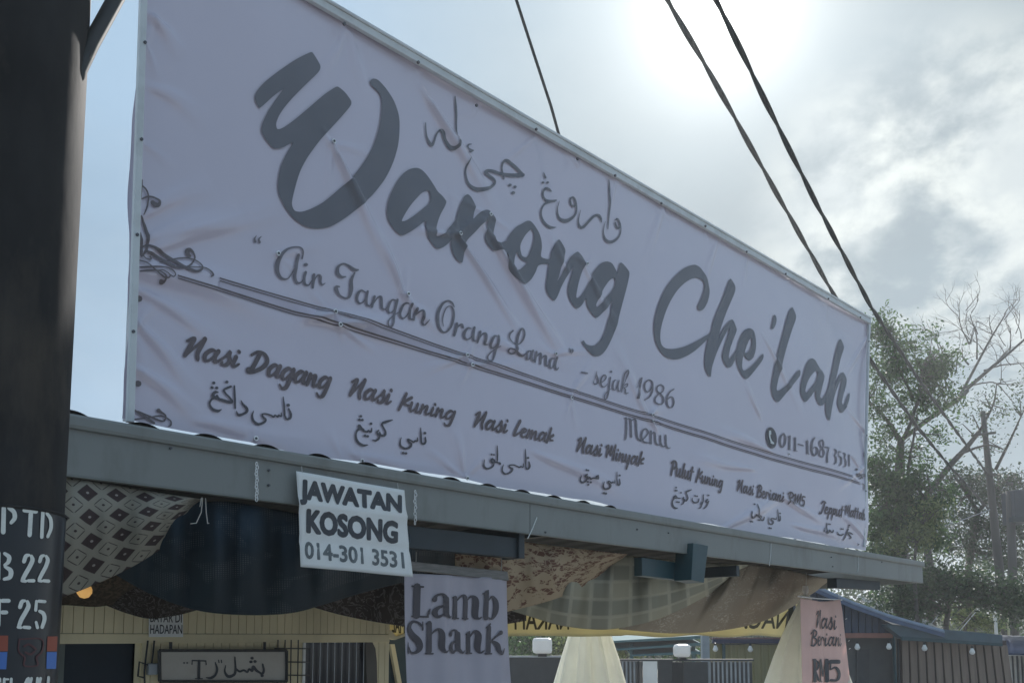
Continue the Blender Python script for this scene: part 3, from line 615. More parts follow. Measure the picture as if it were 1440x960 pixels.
LB.outline([(85,260),(88,215),(100,180),(130,130),(170,85),(215,60),(240,45),(265,45),(290,70),(320,120),(335,170),(337,220),(330,270),(345,285),(385,290),(395,250),(405,220),(420,190),(445,165),(465,190),(485,232),(480,270),(460,340),(440,410),(432,432),(460,390),(495,320),(525,270),(560,245),(580,260),(605,300),(600,340),(575,420),(558,490),(552,540),(575,535),(610,490),(640,430),(660,380),(690,340),(720,315),(750,310),(780,325),(812,380),(820,350),(830,318),(850,330),(885,375),(885,410),(870,480),(850,560),(830,640),(810,720),(785,790),(750,860),(720,900),(690,918),(655,915),(620,885),(590,840),(583,825),(595,818),(610,840),(640,850),(670,845),(705,815),(735,760),(755,690),(775,600),(783,565),(750,605),(710,650),(680,670),(650,640),(625,600),(615,550),(590,585),(565,608),(545,605),(515,565),(500,520),(500,470),(520,400),(533,345),(490,410),(455,475),(432,530),(410,560),(390,545),(368,515),(358,475),(362,430),(375,350),(380,325),(345,322),(310,335),(295,370),(265,420),(230,450),(195,463),(165,450),(130,410),(100,360),(85,300)])
LB.outline([(195,225),(200,190),(225,145),(255,110),(275,100),(287,130),(285,170),(270,220),(250,265),(230,280),(205,270)], hole=True)
LB.outline([(150,340),(155,290),(172,248),(190,285),(220,305),(240,312),(220,335),(190,358),(165,365),(152,355)], hole=True)
LB.outline([(680,585),(700,540),(730,480),(760,435),(790,415),(800,430),(795,470),(770,510),(730,555),(700,590),(685,600)], hole=True)
LB.build('lettering', m_ink, bn, off=.008, grid=.016)
L1 = Letters(SBN, CC)
L1.outline([(372,370),(370,385),(378,405),(395,412),(420,395),(445,350),(460,295),(462,250),(450,200),(430,150),(400,100),(375,78),(345,68),(300,78),(250,105),(190,160),(135,230),(95,310),(65,395),(45,480),(42,550),(50,620),(70,680),(105,730),(140,760),(190,775),(240,770),(300,745),(360,705),(410,660),(448,627),(435,690),(427,760),(427,830),(445,880),(466,905),(474,895),(480,840),(500,770),(530,690),(565,615),(600,550),(608,545),(600,590),(575,670),(558,740),(562,775),(585,820),(605,838),(630,825),(655,780),(668,750),(668,800),(690,860),(715,905),(735,922),(760,910),(800,860),(850,790),(862,755),(858,735),(845,745),(810,790),(760,840),(720,858),(708,830),(710,780),(720,742),(738,768),(765,782),(790,760),(805,700),(805,640),(795,580),(775,550),(745,545),(715,565),(690,610),(675,660),(665,700),(635,745),(610,770),(607,740),(620,680),(645,610),(662,560),(660,540),(640,490),(625,478),(600,495),(565,540),(535,600),(528,615),(545,540),(580,440),(620,340),(645,280),(652,240),(640,205),(617,172),(600,200),(580,255),(550,340),(510,430),(485,500),(470,570),(420,605),(350,645),(270,680),(190,697),(130,692),(100,665),(90,620),(92,560),(105,500),(130,420),(165,340),(215,260),(270,205),(320,175),(365,165),(400,180),(418,210),(418,250),(405,300),(385,345)])
L1.outline([(727,722),(740,670),(760,625),(772,620),(775,660),(765,700),(745,724)], hole=True)
L1.crop = CL
L1.outline([(185,130),(197,125),(208,150),(205,185),(190,220),(178,232),(167,222),(172,195),(180,160)])
L1.outline([(330,65),(345,90),(358,130),(352,165),(325,230),(290,330),(262,430),(240,530),(220,620),(213,680),(230,690),(270,660),(310,610),(350,555),(370,537),(380,545),(380,575),(360,605),(310,670),(270,725),(240,765),(225,775),(205,760),(185,720),(175,670),(180,600),(195,500),(215,400),(245,290),(275,180),(300,105)])
L1.outline([(382,700),(385,640),(400,580),(425,500),(450,462),(475,450),(500,465),(530,520),(555,550),(568,580),(560,620),(540,690),(530,735),(545,750),(570,720),(595,670),(615,600),(640,520),(665,430),(690,345),(705,305),(717,303),(735,345),(737,375),(715,440),(690,530),(665,610),(650,660),(680,600),(710,560),(730,548),(745,570),(757,605),(750,650),(725,720),(708,770),(715,795),(735,775),(760,725),(775,703),(778,720),(770,760),(745,810),(720,845),(705,855),(690,845),(672,800),(672,765),(690,700),(718,605),(695,630),(665,690),(640,750),(620,830),(605,905),(595,915),(580,890),(570,840),(570,780),(550,800),(530,803),(510,780),(495,735),(493,690),(460,735),(430,770),(415,775),(395,745)])
L1.outline([(418,690),(430,640),(455,590),(490,550),(512,548),(515,575),(500,620),(470,660),(435,698),(423,705)], hole=True)
L1.build('lettering', m_ink, bn, off=.008, grid=.018)

def strokes(surf, crop, data, name, mat, parent, ax=1.0, wk=1.0, n=5, off=.007):
    l = Letters(surf, crop, ax, wk)
    for st in data:
        if len(st) == 3 and not hasattr(st[0], '__len__'): l.dot(*st)
        else: l.stroke(st, n)
    return l.build(name, mat, parent, off)
J1, J2 = (580,130,6), (740,230,8)
strokes(SBN, J1, [
 [(115,255,8),(115,310,12),(122,370,14),(150,430,26),(170,440,28),(190,400,18),(215,340,14),(245,315,20),(265,340,26),(285,400,26),(320,455,34),(355,470,36),(380,450,24),(388,400,14),(383,320,14),(380,220,16),(375,120,18),(365,30,8)],
 [(510,430,8),(485,435,14),(480,460,14),(500,475,14),(530,482,6)], [(525,485,10),(500,495,16),(470,505,8)],
 [(485,550,6),(460,610,12),(455,680,14),(475,760,20),(520,805,30),(580,820,34),(650,805,28),(695,775,22),(708,745,20),(690,720,24),(655,695,26),(630,670,30),(650,655,28),(700,660,26),(760,680,26),(850,692,32),(945,690,34)],
 [(945,685,20),(900,640,26),(850,595,26),(800,570,28),(775,590,16),(770,640,14),(785,720,16)],
 (838,775,24),(880,790,24),(865,840,26)], 'lettering', m_ink, bn)
strokes(SBN, J2, [[(205,100,8),(225,155,22)], (200,210,26), (250,210,26),
 [(295,310,8),(265,285,24),(230,275,28),(205,310,22),(205,360,20),(235,405,24),(285,420,32),(345,410,18)],
 [(330,420,20),(260,430,28),(210,465,18),(185,530,18),(190,600,22),(225,670,28),(280,710,32),(350,712,6)],
 [(500,390,20),(525,380,22),(545,400,22),(555,440,22),(545,480,22),(515,470,20),(500,430,20),(500,390,16)],
 [(555,420,20),(568,490,16),(560,560,22),(520,610,32),(460,640,42),(400,625,32),(370,580,20),(362,500,12),(380,420,6)],
 [(838,665,8),(830,620,24),(800,585,30),(750,600,28),(690,665,28),(640,715,32),(605,705,26),(590,640,14),(610,525,6)],
 [(912,185,8),(918,280,18),(920,450,18),(916,600,16),(908,740,10)],
 [(990,640,18),(1010,630,20),(1030,660,20),(1038,710,20),(1020,735,22),(1000,710,20),(988,670,18)],
 [(1040,680,18),(1050,750,12),(1035,820,18),(985,870,30),(930,885,34),(885,855,26),(862,790,14),(865,720,10),(880,655,5)]], 'lettering', m_ink, bn)
strokes(SBN, (350,320,5.76), [
 [(68,62,6),(55,85,14),(60,110,20)],[(108,68,6),(88,90,14),(95,115,20)],
 [(432,250,14),(438,210,12),(420,170,12),(370,158,12),(310,175,18),(260,225,30),(235,290,34),(240,360,30),(270,405,20),(310,415,12),(345,380,10),(375,320,10),(395,250,14)],
 [(402,222,24),(385,310,28),(375,390,26),(390,440,22),(420,445,12),(445,415,8),(460,375,8)],
 [(462,360,22),(450,410,22),(455,455,20),(485,465,12),(510,430,8)],(463,300,28),
 [(528,380,22),(525,430,22),(518,485,20)],[(525,450,8),(545,400,10),(565,385,18),(580,400,22),(580,440,18),(595,462,14),(618,450,6)],
 [(780,400,10),(745,400,22),(715,370,30),(720,320,22),(760,295,14),(800,310,18),(850,345,26),(880,345,12)],[(850,370,12),(825,430,26),(825,500,30),(810,560,22),(780,572,14),(735,550,16),(710,510,28),(705,480,22),(730,480,14)],
 [(935,525,10),(905,510,14),(880,535,24),(870,580,22),(890,615,16),(925,600,10),(945,555,10)],[(955,520,20),(945,580,20),(950,625,18),(975,635,10),(995,600,7)],
 [(1010,560,20),(1000,600,20),(990,645,18)],[(1000,620,8),(1035,570,12),(1060,565,20),(1065,600,22),(1070,655,20),(1095,665,10),(1110,640,6)],
 [(1180,595,10),(1150,590,14),(1125,625,22),(1115,670,20),(1130,695,14),(1160,675,8),(1185,620,10)],[(1190,590,20),(1170,680,20),(1150,770,18),(1130,810,16),(1105,805,14),(1105,765,12),(1140,730,10),(1200,690,7)],
 [(1270,625,10),(1240,625,16),(1220,665,22),(1210,710,20),(1230,740,14),(1260,720,9),(1285,650,9)],[(1295,630,20),(1280,700,20),(1285,745,18),(1305,750,9)],
 [(1335,665,20),(1325,710,20),(1315,755,18)],[(1325,725,8),(1355,690,12),(1385,685,20),(1390,730,22),(1385,775,20),(1405,795,12),(1435,755,6)]], 'lettering', m_ink_thin, bn)
strokes(SBN, (590,400,6), [
 [(272,195,12),(255,160,14),(220,145,16),(180,165,20),(145,220,26),(130,290,28),(140,365,24),(175,408,16),(215,400,16),(250,350,20),(268,280,20),(265,220,16),(240,190,10),(210,200,10),(185,250,10),(172,310,9),(178,360,6)],
 [(295,335,22),(285,390,24),(272,435,22)],[(285,395,8),(310,355,12),(335,345,20),(345,370,18)],
 [(410,380,10),(385,375,16),(360,405,24),(355,445,22),(380,470,14),(410,450,9),(430,400,10)],[(438,370,20),(425,430,22),(430,480,18),(455,480,8)],
 [(485,405,20),(475,450,20),(465,495,18)],[(475,460,8),(505,425,14),(530,425,20),(530,470,22),(525,510,18),(550,515,8)],
 [(625,440,10),(600,445,18),(580,480,22),(572,520,20),(590,545,14),(615,525,8),(635,465,9)],[(642,440,20),(625,530,20),(610,600,18),(590,645,14),(560,645,14),(555,610,12),(590,570,9),(650,530,7)],
 [(770,395,14),(745,420,14),(740,455,12),(765,495,10),(810,510,10),(850,480,14),(870,420,16),(860,380,16),(835,385,16),(815,430,20),(800,510,22),(785,570,22),(755,590,14),(725,575,14),(730,550,12),(770,560,12),(810,595,18),(845,610,14),(870,585,7)],
 [(925,565,10),(900,570,18),(885,605,20),(885,635,16),(910,630,10),(935,580,10)],[(945,560,18),(930,610,20),(940,645,14),(955,635,7)],
 [(975,570,18),(960,655,18)],[(968,620,8),(995,590,12),(1015,590,18),(1008,670,18)],[(1012,640,8),(1040,605,12),(1060,610,18),(1055,670,18),(1065,690,12),(1085,670,6)],
 [(1130,625,10),(1105,630,18),(1090,670,20),(1095,705,14),(1120,695,8),(1140,640,9)],[(1150,620,18),(1138,690,18),(1150,720,14),(1168,700,6)],
 [(1255,545,16),(1258,560,14),(1248,580,5)],[(1275,550,14),(1277,565,14),(1265,588,5)]], 'lettering', m_ink_thin, bn)
strokes(SBN, (800,500,8.47), [[(135,200,16),(195,215,20)],
 [(322,185,5),(320,225,12),(335,280,20),(335,320,18),(310,340,14),(285,330,12),(290,290,7),(320,230,7)],[(335,330,8),(370,325,6)],
 [(375,325,8),(410,300,10),(435,265,14),(430,235,14),(405,235,14),(378,275,18),(370,325,20),(385,365,16),(420,370,10),(455,335,6)],
 [(490,260,18),(478,340,18),(465,440,18),(445,505,16),(420,518,12),(412,490,12),(435,445,10),(500,390,7)],(500,190,24),
 [(560,290,9),(535,300,14),(520,350,18),(525,400,16),(550,405,9),(580,340,9)],[(595,295,16),(580,370,18),(590,425,14),(610,410,6)],
 [(625,430,16),(640,330,16),(660,220,14),(690,175,12),(695,210,14),(670,300,8),(635,370,8)],[(640,385,8),(665,345,10),(695,335,14),(690,365,10),(655,385,9),(670,400,14),(675,450,16),(705,440,8)],
 [(785,385,7),(830,310,8),(860,265,14)],[(862,265,16),(835,390,22),(808,505,26)],
 [(935,290,14),(900,325,18),(893,380,20),(915,430,16),(950,420,14),(980,370,16),(988,330,18),(970,300,16),(935,290,14)],[(988,340,18),(985,420,20),(950,490,18),(890,530,12)],
 [(1085,345,14),(1045,370,16),(1040,420,18),(1080,455,18),(1115,500,20),(1115,555,18),(1075,582,16),(1025,560,18),(1018,510,18),(1060,460,14),(1110,425,14),(1122,375,16),(1085,345,14)],
 [(1245,400,14),(1200,430,16),(1165,490,20),(1160,560,22),(1185,615,18),(1225,610,16),(1245,560,20),(1235,505,16),(1205,490,12),(1170,520,10)]], 'lettering', m_ink_thin, bn)
strokes(SBN, (790,560,6.859), [[(605,190,10),(620,195,14),(622,290,18),(615,380,16),(605,400,8)],[(620,200,8),(650,195,14),(662,220,18),(665,300,18),(668,370,18)],[(665,220,8),(690,200,12),(710,220,18),(715,310,18),(725,380,18),(755,410,12)],
 [(760,410,10),(800,370,12),(825,330,14),(805,295,14),(775,310,16),(762,370,18),(785,420,16),(850,430,10)],[(850,315,16),(852,435,18)],[(850,360,8),(870,330,14),(890,345,16),(895,420,18),(920,450,12),(945,440,9)],
 [(942,360,16),(945,430,18),(970,465,14),(1000,440,8),(995,355,16)],[(995,355,16),(1000,450,18),(1020,480,14),(1042,475,8)]], 'lettering', m_ink_thin, bn)
# phone number and handset disc
strokes(SBN, (1060,580,8), [[(335,232,12),(305,270,22),(300,340,22),(325,388,12),(350,350,20),(355,280,20),(335,232,12)],
 [(400,265,20),(400,410,20)],[(380,275,8),(400,262,10)],[(385,408,8),(418,415,8)],[(458,285,20),(462,425,20)],[(440,292,8),(458,280,10)],[(445,425,8),(485,432,8)],[(490,355,12),(548,372,12)],
 [(585,320,20),(595,460,20)],[(568,330,8),(585,318,10)],[(578,460,8),(612,467,8)],[(660,285,14),(635,340,20),(635,430,22),(660,485,14),(685,460,18),(690,410,18),(665,390,10),(640,415,8)],
 [(740,310,14),(715,330,16),(720,375,16),(745,410,16),(760,450,18),(745,500,14),(715,480,16),(720,430,16),(750,390,12),(752,340,16),(740,310,12)],[(765,390,16),(810,400,16)],[(810,405,10),(795,480,16),(795,560,18)],
 [(870,415,10),(890,430,18),(885,470,14),(870,485,8)],[(872,485,8),(890,510,18),(890,560,18),(868,580,10)],[(945,445,14),(920,440,10)],[(922,440,8),(922,490,10),(950,510,18),(950,570,18),(930,600,10)],
 [(975,455,10),(1000,470,16),(990,510,14)],[(990,510,10),(1005,550,16),(1000,600,16),(975,612,8)],[(1045,480,16),(1045,600,16)]], 'lettering', m_ink_thin, bn)
l = Letters(SBN, (1060,580,8)); l.outline([(205+60*math.cos(a)+8*math.sin(a), 280+118*math.sin(a)+14*math.cos(a)) for a in np.linspace(0, 2*math.pi, 25)[:-1]], smooth=False); l.build('phone_disc', m_ink_dark, bn, grid=.015)
strokes(SBN, (1060,580,8), [[(184,208,20),(180,240,18),(186,280,16),(202,322,20),(222,342,22)],[(184,212,26),(190,240,16)],[(205,335,26),(226,345,16)]], 'handset_mark', m_alu, bn, off=.011)
# menu words
for txt, crop, a, b, xh, m in (('Nasi', (240,450,6), (98,305), (575,398), 108, m_ink_brown), ('Dagang', (240,450,6), (655,425), (1350,585), 108, m_ink_brown),
  ('Nasi', (470,510,6.857), (143,315), (545,400), 108, m_ink_brown), ('Kuning', (470,510,6.857), (610,440), (1145,560), 90, m_ink_brown),
  ('Nasi', (640,560,8), (182,322), (565,392), 108, m_ink_brown), ('Lemak', (640,560,8), (628,420), (1075,505), 100, m_ink_brown),
  ('Nasi', (790,560,6.859), (125,512), (375,558), 84, m_ink_brown), ('Minyak', (790,560,6.859), (405,572), (780,650), 80, m_ink_brown),
  ('Pulut', (920,620,8.729), (185,405), (470,480), 100, m_ink_brown), ('Kuning', (920,620,8.729), (500,490), (840,575), 88, m_ink_brown),
  ('Nasi', (1020,660,7.2), (122,215), (292,257), 70, m_ink_brown), ('Beriani', (1020,660,7.2), (320,270), (608,325), 70, m_ink_brown), ('RM5', (1020,660,7.2), (640,335), (815,372), 66, m_ink_brown),
  ('Jepput', (1020,660,7.2), (950,430), (1170,480), 66, m_ink_brown), ('Mattah', (1020,660,7.2), (1180,462), (1378,512), 62, m_ink_brown)):
    l = Letters(SBN, crop); l.script(txt, a, b, xh, pen=.35); l.build('lettering', m, bn)
JAWI = [((240,450,6), [(997,715,26),[(1000,745,14),(1018,790,20),(1010,825,22),(980,832,16),(965,800,14)],[(965,800,16),(962,720,16),(955,645,8)],
  [(935,780,8),(935,810,14),(910,800,12),(905,815,16),(880,800,12),(870,815,16),(840,800,14),(800,790,14),(770,795,14),(780,820,18),(800,840,20),(780,865,20),(730,878,22),(690,855,22),(678,810,18),(690,770,8)],
  [(590,680,8),(605,710,18),(635,745,22),(635,775,20),(600,795,22),(565,800,22),(550,770,8)],[(535,555,14),(538,650,18),(540,745,14)],
  [(505,560,20),(470,575,20),(445,590,18),(460,620,16),(490,650,16),(515,690,22),(480,690,24),(430,675,24),(400,665,22),(385,640,22)],(472,522,24),
  [(395,610,12),(370,610,26),(350,635,26),(370,655,26),(400,660,20)],[(370,650,22),(335,675,18),(322,710,18),(345,750,22),(390,768,24),(422,755,8)],(360,530,24),(345,570,24),(385,573,24)]),
 ((470,510,6.857), [(868,678,24),[(872,720,14),(876,760,20),(860,780,22),(838,770,16),(832,700,16),(828,628,8)],
  [(800,720,8),(798,755,16),(775,750,14),(765,765,18),(740,750,14),(710,735,16),(715,755,18),(740,785,22),(725,815,22),(680,825,22),(640,800,20),(635,760,14),(645,720,8)],(663,868,24),(690,872,24),
  [(562,550,10),(510,565,26),(465,585,22),(475,620,16),(495,660,18),(490,695,24),(455,700,24),(440,680,20)],[(430,650,16),(415,665,20),(425,690,20),(440,690,16)],[(440,670,18),(435,720,20),(405,748,18),(370,742,8)],
  [(365,630,12),(355,665,20),(330,650,14),(320,665,18),(285,650,20),(262,620,20),(245,600,24),(250,630,24),(285,640,20)],[(250,630,22),(215,665,18),(208,720,20),(230,770,24),(275,795,26),(325,790,8)],(358,585,24),(262,512,24),(248,546,24),(276,549,24),(298,700,24),(324,706,24)]),
 ((640,560,8), [(797,672,24),[(808,715,14),(820,765,20),(800,795,20),(778,780,14),(772,680,16),(765,575,8)],[(748,735,8),(745,775,14),(718,765,12),(710,778,14),(680,765,12),(640,750,14),(595,755,14),(600,775,16),(630,795,20),(610,830,20),(560,852,20),(520,825,18),(518,785,14),(528,745,7)],
  [(455,535,8),(460,620,16),(460,700,16)],[(450,720,16),(490,730,20),(490,745,14)],[(460,715,16),(420,720,16)],[(405,680,20),(390,700,24),(410,725,22),(428,700,20),(405,680,18)],[(425,720,16),(415,760,18),(380,785,20),(340,790,22),(310,755,18),(310,690,8)],(393,632,20),(420,636,20)]),
 ((790,560,6.859), [(552,742,18),[(550,780,12),(550,825,16),(530,835,16),(522,800,12),(525,710,8)],[(498,790,7),(495,815,12),(475,805,10),(465,818,14),(440,800,12),(428,810,14),(455,840,18),(440,868,18),(405,875,18),(385,850,16),(390,805,7)],(397,912,20),(416,917,20),
  [(330,745,14),(310,760,18),(330,775,18),(330,750,12)],[(320,775,14),(280,770,14),(260,780,14),(245,760,12),(235,780,14),(225,765,14)],[(220,735,16),(205,750,18),(225,765,16)],[(228,755,14),(220,795,16),(190,812,18),(168,790,14),(172,745,7)],(212,692,18),(232,696,18),(238,805,18),(266,810,18),(245,832,18)]),
 ((920,620,8.729), [[(450,595,10),(415,610,20),(385,625,18),(395,660,14),(405,700,18),(385,730,20),(360,725,16)],[(355,690,16),(345,705,18),(365,720,16)],[(365,710,14),(350,760,16),(320,780,8)],
  [(310,700,14),(290,700,14),(270,690,14),(255,670,18),(235,690,22),(260,700,18)],[(240,695,18),(215,740,16),(222,795,20),(255,822,20),(280,818,8)],(260,570,20),(250,605,20),(268,607,20),(320,632,20),(270,745,20),(294,748,20),
  (655,665,20),[(645,715,18),(625,735,18),(645,755,18),(658,735,16)],[(655,750,14),(630,800,16),(595,830,10)],[(595,655,10),(590,730,14),(580,770,14)],[(575,750,16),(565,775,16)],[(575,780,14),(560,815,14),(535,825,8)],[(540,705,10),(530,745,16),(490,755,18),(460,730,14),(460,695,7)],(492,670,18),(517,675,18)]),
 ((1020,660,7.2), [(572,440,16),[(570,470,12),(570,505,12),(555,515,12),(552,480,10),(550,400,7)],[(530,480,6),(525,500,10),(505,495,10),(480,490,10),(470,505,12),(495,525,14),(480,550,14),(450,545,14),(442,515,10),(448,480,6)],(448,588,16),(464,592,16),
  [(255,420,7),(248,460,12),(260,490,14),(290,480,12),(295,455,12)],[(325,350,8),(330,460,12)],[(330,462,12),(312,468,12),(298,455,10)],(295,348,16),(254,522,16),(268,527,16),[(350,465,12),(338,482,12),(325,465,12)],(330,508,14),(344,512,14),[(365,470,12),(355,500,12),(370,515,8)],[(395,480,12),(385,510,14),(365,510,12)],
  [(1270,655,8),(1245,640,12),(1220,640,12),(1240,665,12),(1255,690,12),(1240,700,8)],[(1225,600,12),(1215,630,12),(1205,660,14),(1195,690,12),(1180,715,8)],[(1180,650,10),(1160,665,14),(1130,655,12),(1120,630,7)],(1158,600,14),(1174,602,14),(1230,565,14),(1226,582,14),
  [(1080,615,12),(1070,635,12),(1050,625,12),(1045,610,14),(1030,640,12),(1015,640,12)],[(1020,540,9),(1018,640,12)],[(1000,590,8),(990,630,10)],(1040,550,14),(1052,553,14)])]
for crop, data in JAWI: strokes(SBN, crop, data, 'lettering', m_ink_dark, bn, n=4)
# ruled double lines and corner scrolls
def band(pts, w, mat, off=.002, name='ruled_line', shift=0.0):
    l = Letters(SBN); l.stroke([(x, y+shift, w) for x, y in pts], 6); return l.build(name, mat, bn, off)
UPL = [(307,393.8),(467.5,438.8),(652,501),(800,548.4),(913,583.8),(1060,629.4),(1194,669.6)]
LOL = [(247.5,390.5),(474,457.5),(657,514.3),(800,557.9),(913,592.1),(1060,636.9),(1206,680)]
def strip(top, bot, mat, name, off):
    l = Letters(SBN); A, B = catmull([(x, y, 1) for x, y in top], 45), catmull([(x, y, 1) for x, y in bot], 45)
    for i in range(len(A)-1): l._tri([l.S.uv(*A[i,:2]), l.S.uv(*A[i+1,:2]), l.S.uv(*B[i+1,:2]), l.S.uv(*B[i,:2])])
    return l.build(name, mat, bn, off)
strip([(x, y+1) for x, y in UPL], [(max(x, 307), y-1) for x, y in [(307,408)]+LOL[1:]], m_band, 'ruled_band', .003)
for L_, wt in ((UPL, (1.2, .9)), (LOL, (1.4, 1.0))):
    K = [1, .95, .85, .7, .62, .55, .5]
    for sgn, w in ((-1, wt[0]), (1, wt[1])):
        strip([(x, y+sgn*2.0*k-w*k*.8) for (x, y), k in zip(L_, K)], [(x, y+sgn*2.0*k+w*k*.8) for (x, y), k in zip(L_, K)], m_line, 'ruled_line', .006)
strokes(SBN, (170,240,5.05), [[(160,100,12),(190,130,12),(205,180,12),(195,240,10),(165,310,8)],[(155,195,10),(200,178,14),(245,185,14),(275,215,16),(265,245,30),(240,240,36),(230,220,30)],[(160,60,10),(155,100,16),(150,190,12)],
 [(148,320,12),(180,400,22),(190,480,24),(180,560,18),(145,610,12)],[(140,440,20),(145,520,26),(140,600,20)],
 [(150,540,10),(200,530,16),(290,580,24),(380,640,26),(450,690,24),(520,720,20),(565,705,16),(575,670,10),(530,630,10),(460,615,10),(380,625,10),(310,645,10),(265,655,6)],
 [(170,570,16),(240,600,24),(310,645,26),(370,685,24),(430,695,14),(490,670,12),(530,620,12),(525,580,14),(500,555,24),(480,565,34),(485,590,30),(500,600,20)],
 [(460,690,8),(520,685,8),(590,690,10),(630,715,12),(645,745,14),(628,758,8)],[(150,600,8),(190,630,10),(215,625,12),(210,610,14)],
 [(130,640,14),(180,660,10),(230,710,10),(290,760,12),(330,765,10),(330,740,8),(290,715,8),(250,715,8)],[(128,690,12),(200,690,14),(290,690,10),(350,710,10),(375,740,8),(360,760,8),(335,745,8)],
 [(128,718,10),(200,715,14),(260,720,10),(305,750,12),(305,785,16),(285,795,34),(275,785,20)],(125,910,44)], 'scroll_ornament', m_line, bn)
strokes(SBN, (170,380,4), [[(70,790,12),(120,820,14),(180,860,14)],[(90,795,8),(160,825,10),(230,850,10),(245,820,10),(220,800,14),(205,790,24)],[(70,840,8),(150,830,8),(220,820,8),(270,845,8),(275,870,10),(262,880,6)],(88,640,34)], 'scroll_ornament', m_line, bn)
strokes(SBN, (1060,580,8), [(1130,640,24),[(1110,690,10),(1140,720,16),(1190,700,14),(1245,700,14)],[(1165,745,14),(1200,720,10),(1245,720,10)],[(1120,700,10),(1160,690,12),(1200,740,12)],[(1190,800,8),(1215,820,12),(1205,870,10)],[(1240,450,16),(1238,490,18)]], 'scroll_ornament', m_line, bn)
# ------------------------------------------------------------------ hanging signs in front
def chain(px, y0, y1, label):
    th_ = thing('chain', hit(px, y0, -.02), label, 'chain', 'short chains hanging on the fascia')
    n = int((y1-y0)/4.2)
    for i in range(n):
        c = hit(px + math.sin(i*1.7)*.6, y0+(i+.5)*(y1-y0)/n, -.022); w = D*.5 + NV*.86 if i % 2 else D*.9 - NV*.3
        w.normalize(); f = MB(); f.tube([c + w*.0065*math.cos(a) + UP*.010*math.sin(a) for a in np.linspace(0, 2*math.pi, 11)], .0021, 5, cap=False); f.build('link', m_eyelet, th_)
chain(361, 650, 704, 'short steel chain on the fascia left of the white notice')
chain(584, 689, 737, 'short steel chain on the fascia right of the white notice')

def quadsheet(name, surf, quad, mat, parent, nu=30, nv=24, solid=.0008):
    bl, br_, tr, tl = [np.array(surf.uv(*q)) for q in quad]; A = []
    for i in range(nu):
        for j in range(nv):
            u, v = i/(nu-1), j/(nv-1); A.append((bl*(1-u)+br_*u)*(1-v)+(tl*(1-u)+tr*u)*v)
    P = surf.pos(A, 0); mb = MB(); mb.grid([P[i*nv:(i+1)*nv] for i in range(nu)]); return mb.build(name, mat, parent, smooth=True, solid=solid)
nt0, nz0 = tz(417, 662, -.03); nt1, nz1 = tz(577, 811, -.03)
def hn(t, z):
    u = (t-nt0)/(nt1-nt0); v = (z-nz0)/(nz1-nz0)
    return .012*np.sin(3.0*u)*v + .03*np.clip(u-.75, 0, 1)*v*2 + .010*np.exp(-((v-.33)/.05)**2) - .006*np.exp(-((v-.70)/.04)**2) + .004*np.sin(9*u+4*v)
SN = Surf(-.035, hn)
no = thing('notice_sheet', hit(490, 662, -.035), 'white plastic notice sheet with bold black job wording hanging on the fascia', 'notice')
quadsheet('sheet', SN, [(423,796.5),(577.7,811),(568,689),(416.5,662)], m_paper, no)
cN = (400,650,5.645)
l = Letters(SN, cN); l.font('JAWATAN', [(120,325),(912,433),(918,270),(128,142)], bold=.16); l.build('lettering', m_text, no, off=.002)
l = Letters(SN, cN); l.font('KOSONG', [(180,550),(885,637),(888,478),(178,378)], bold=.16); l.build('lettering', m_text, no, off=.002)
l = Letters(SN, cN); l.font('014-301 3531', [(165,757),(940,837),(935,715),(165,628)], bold=.09); l.build('lettering', m_text2, no, off=.002)
for x in (425, 560):
    f = MB(); f.tube([hit(x, 664+(x-425)*.176, -.037), hit(x-1, 655+(x-425)*.176, -.022)], .002, 5); f.build('tie', m_rope, no)

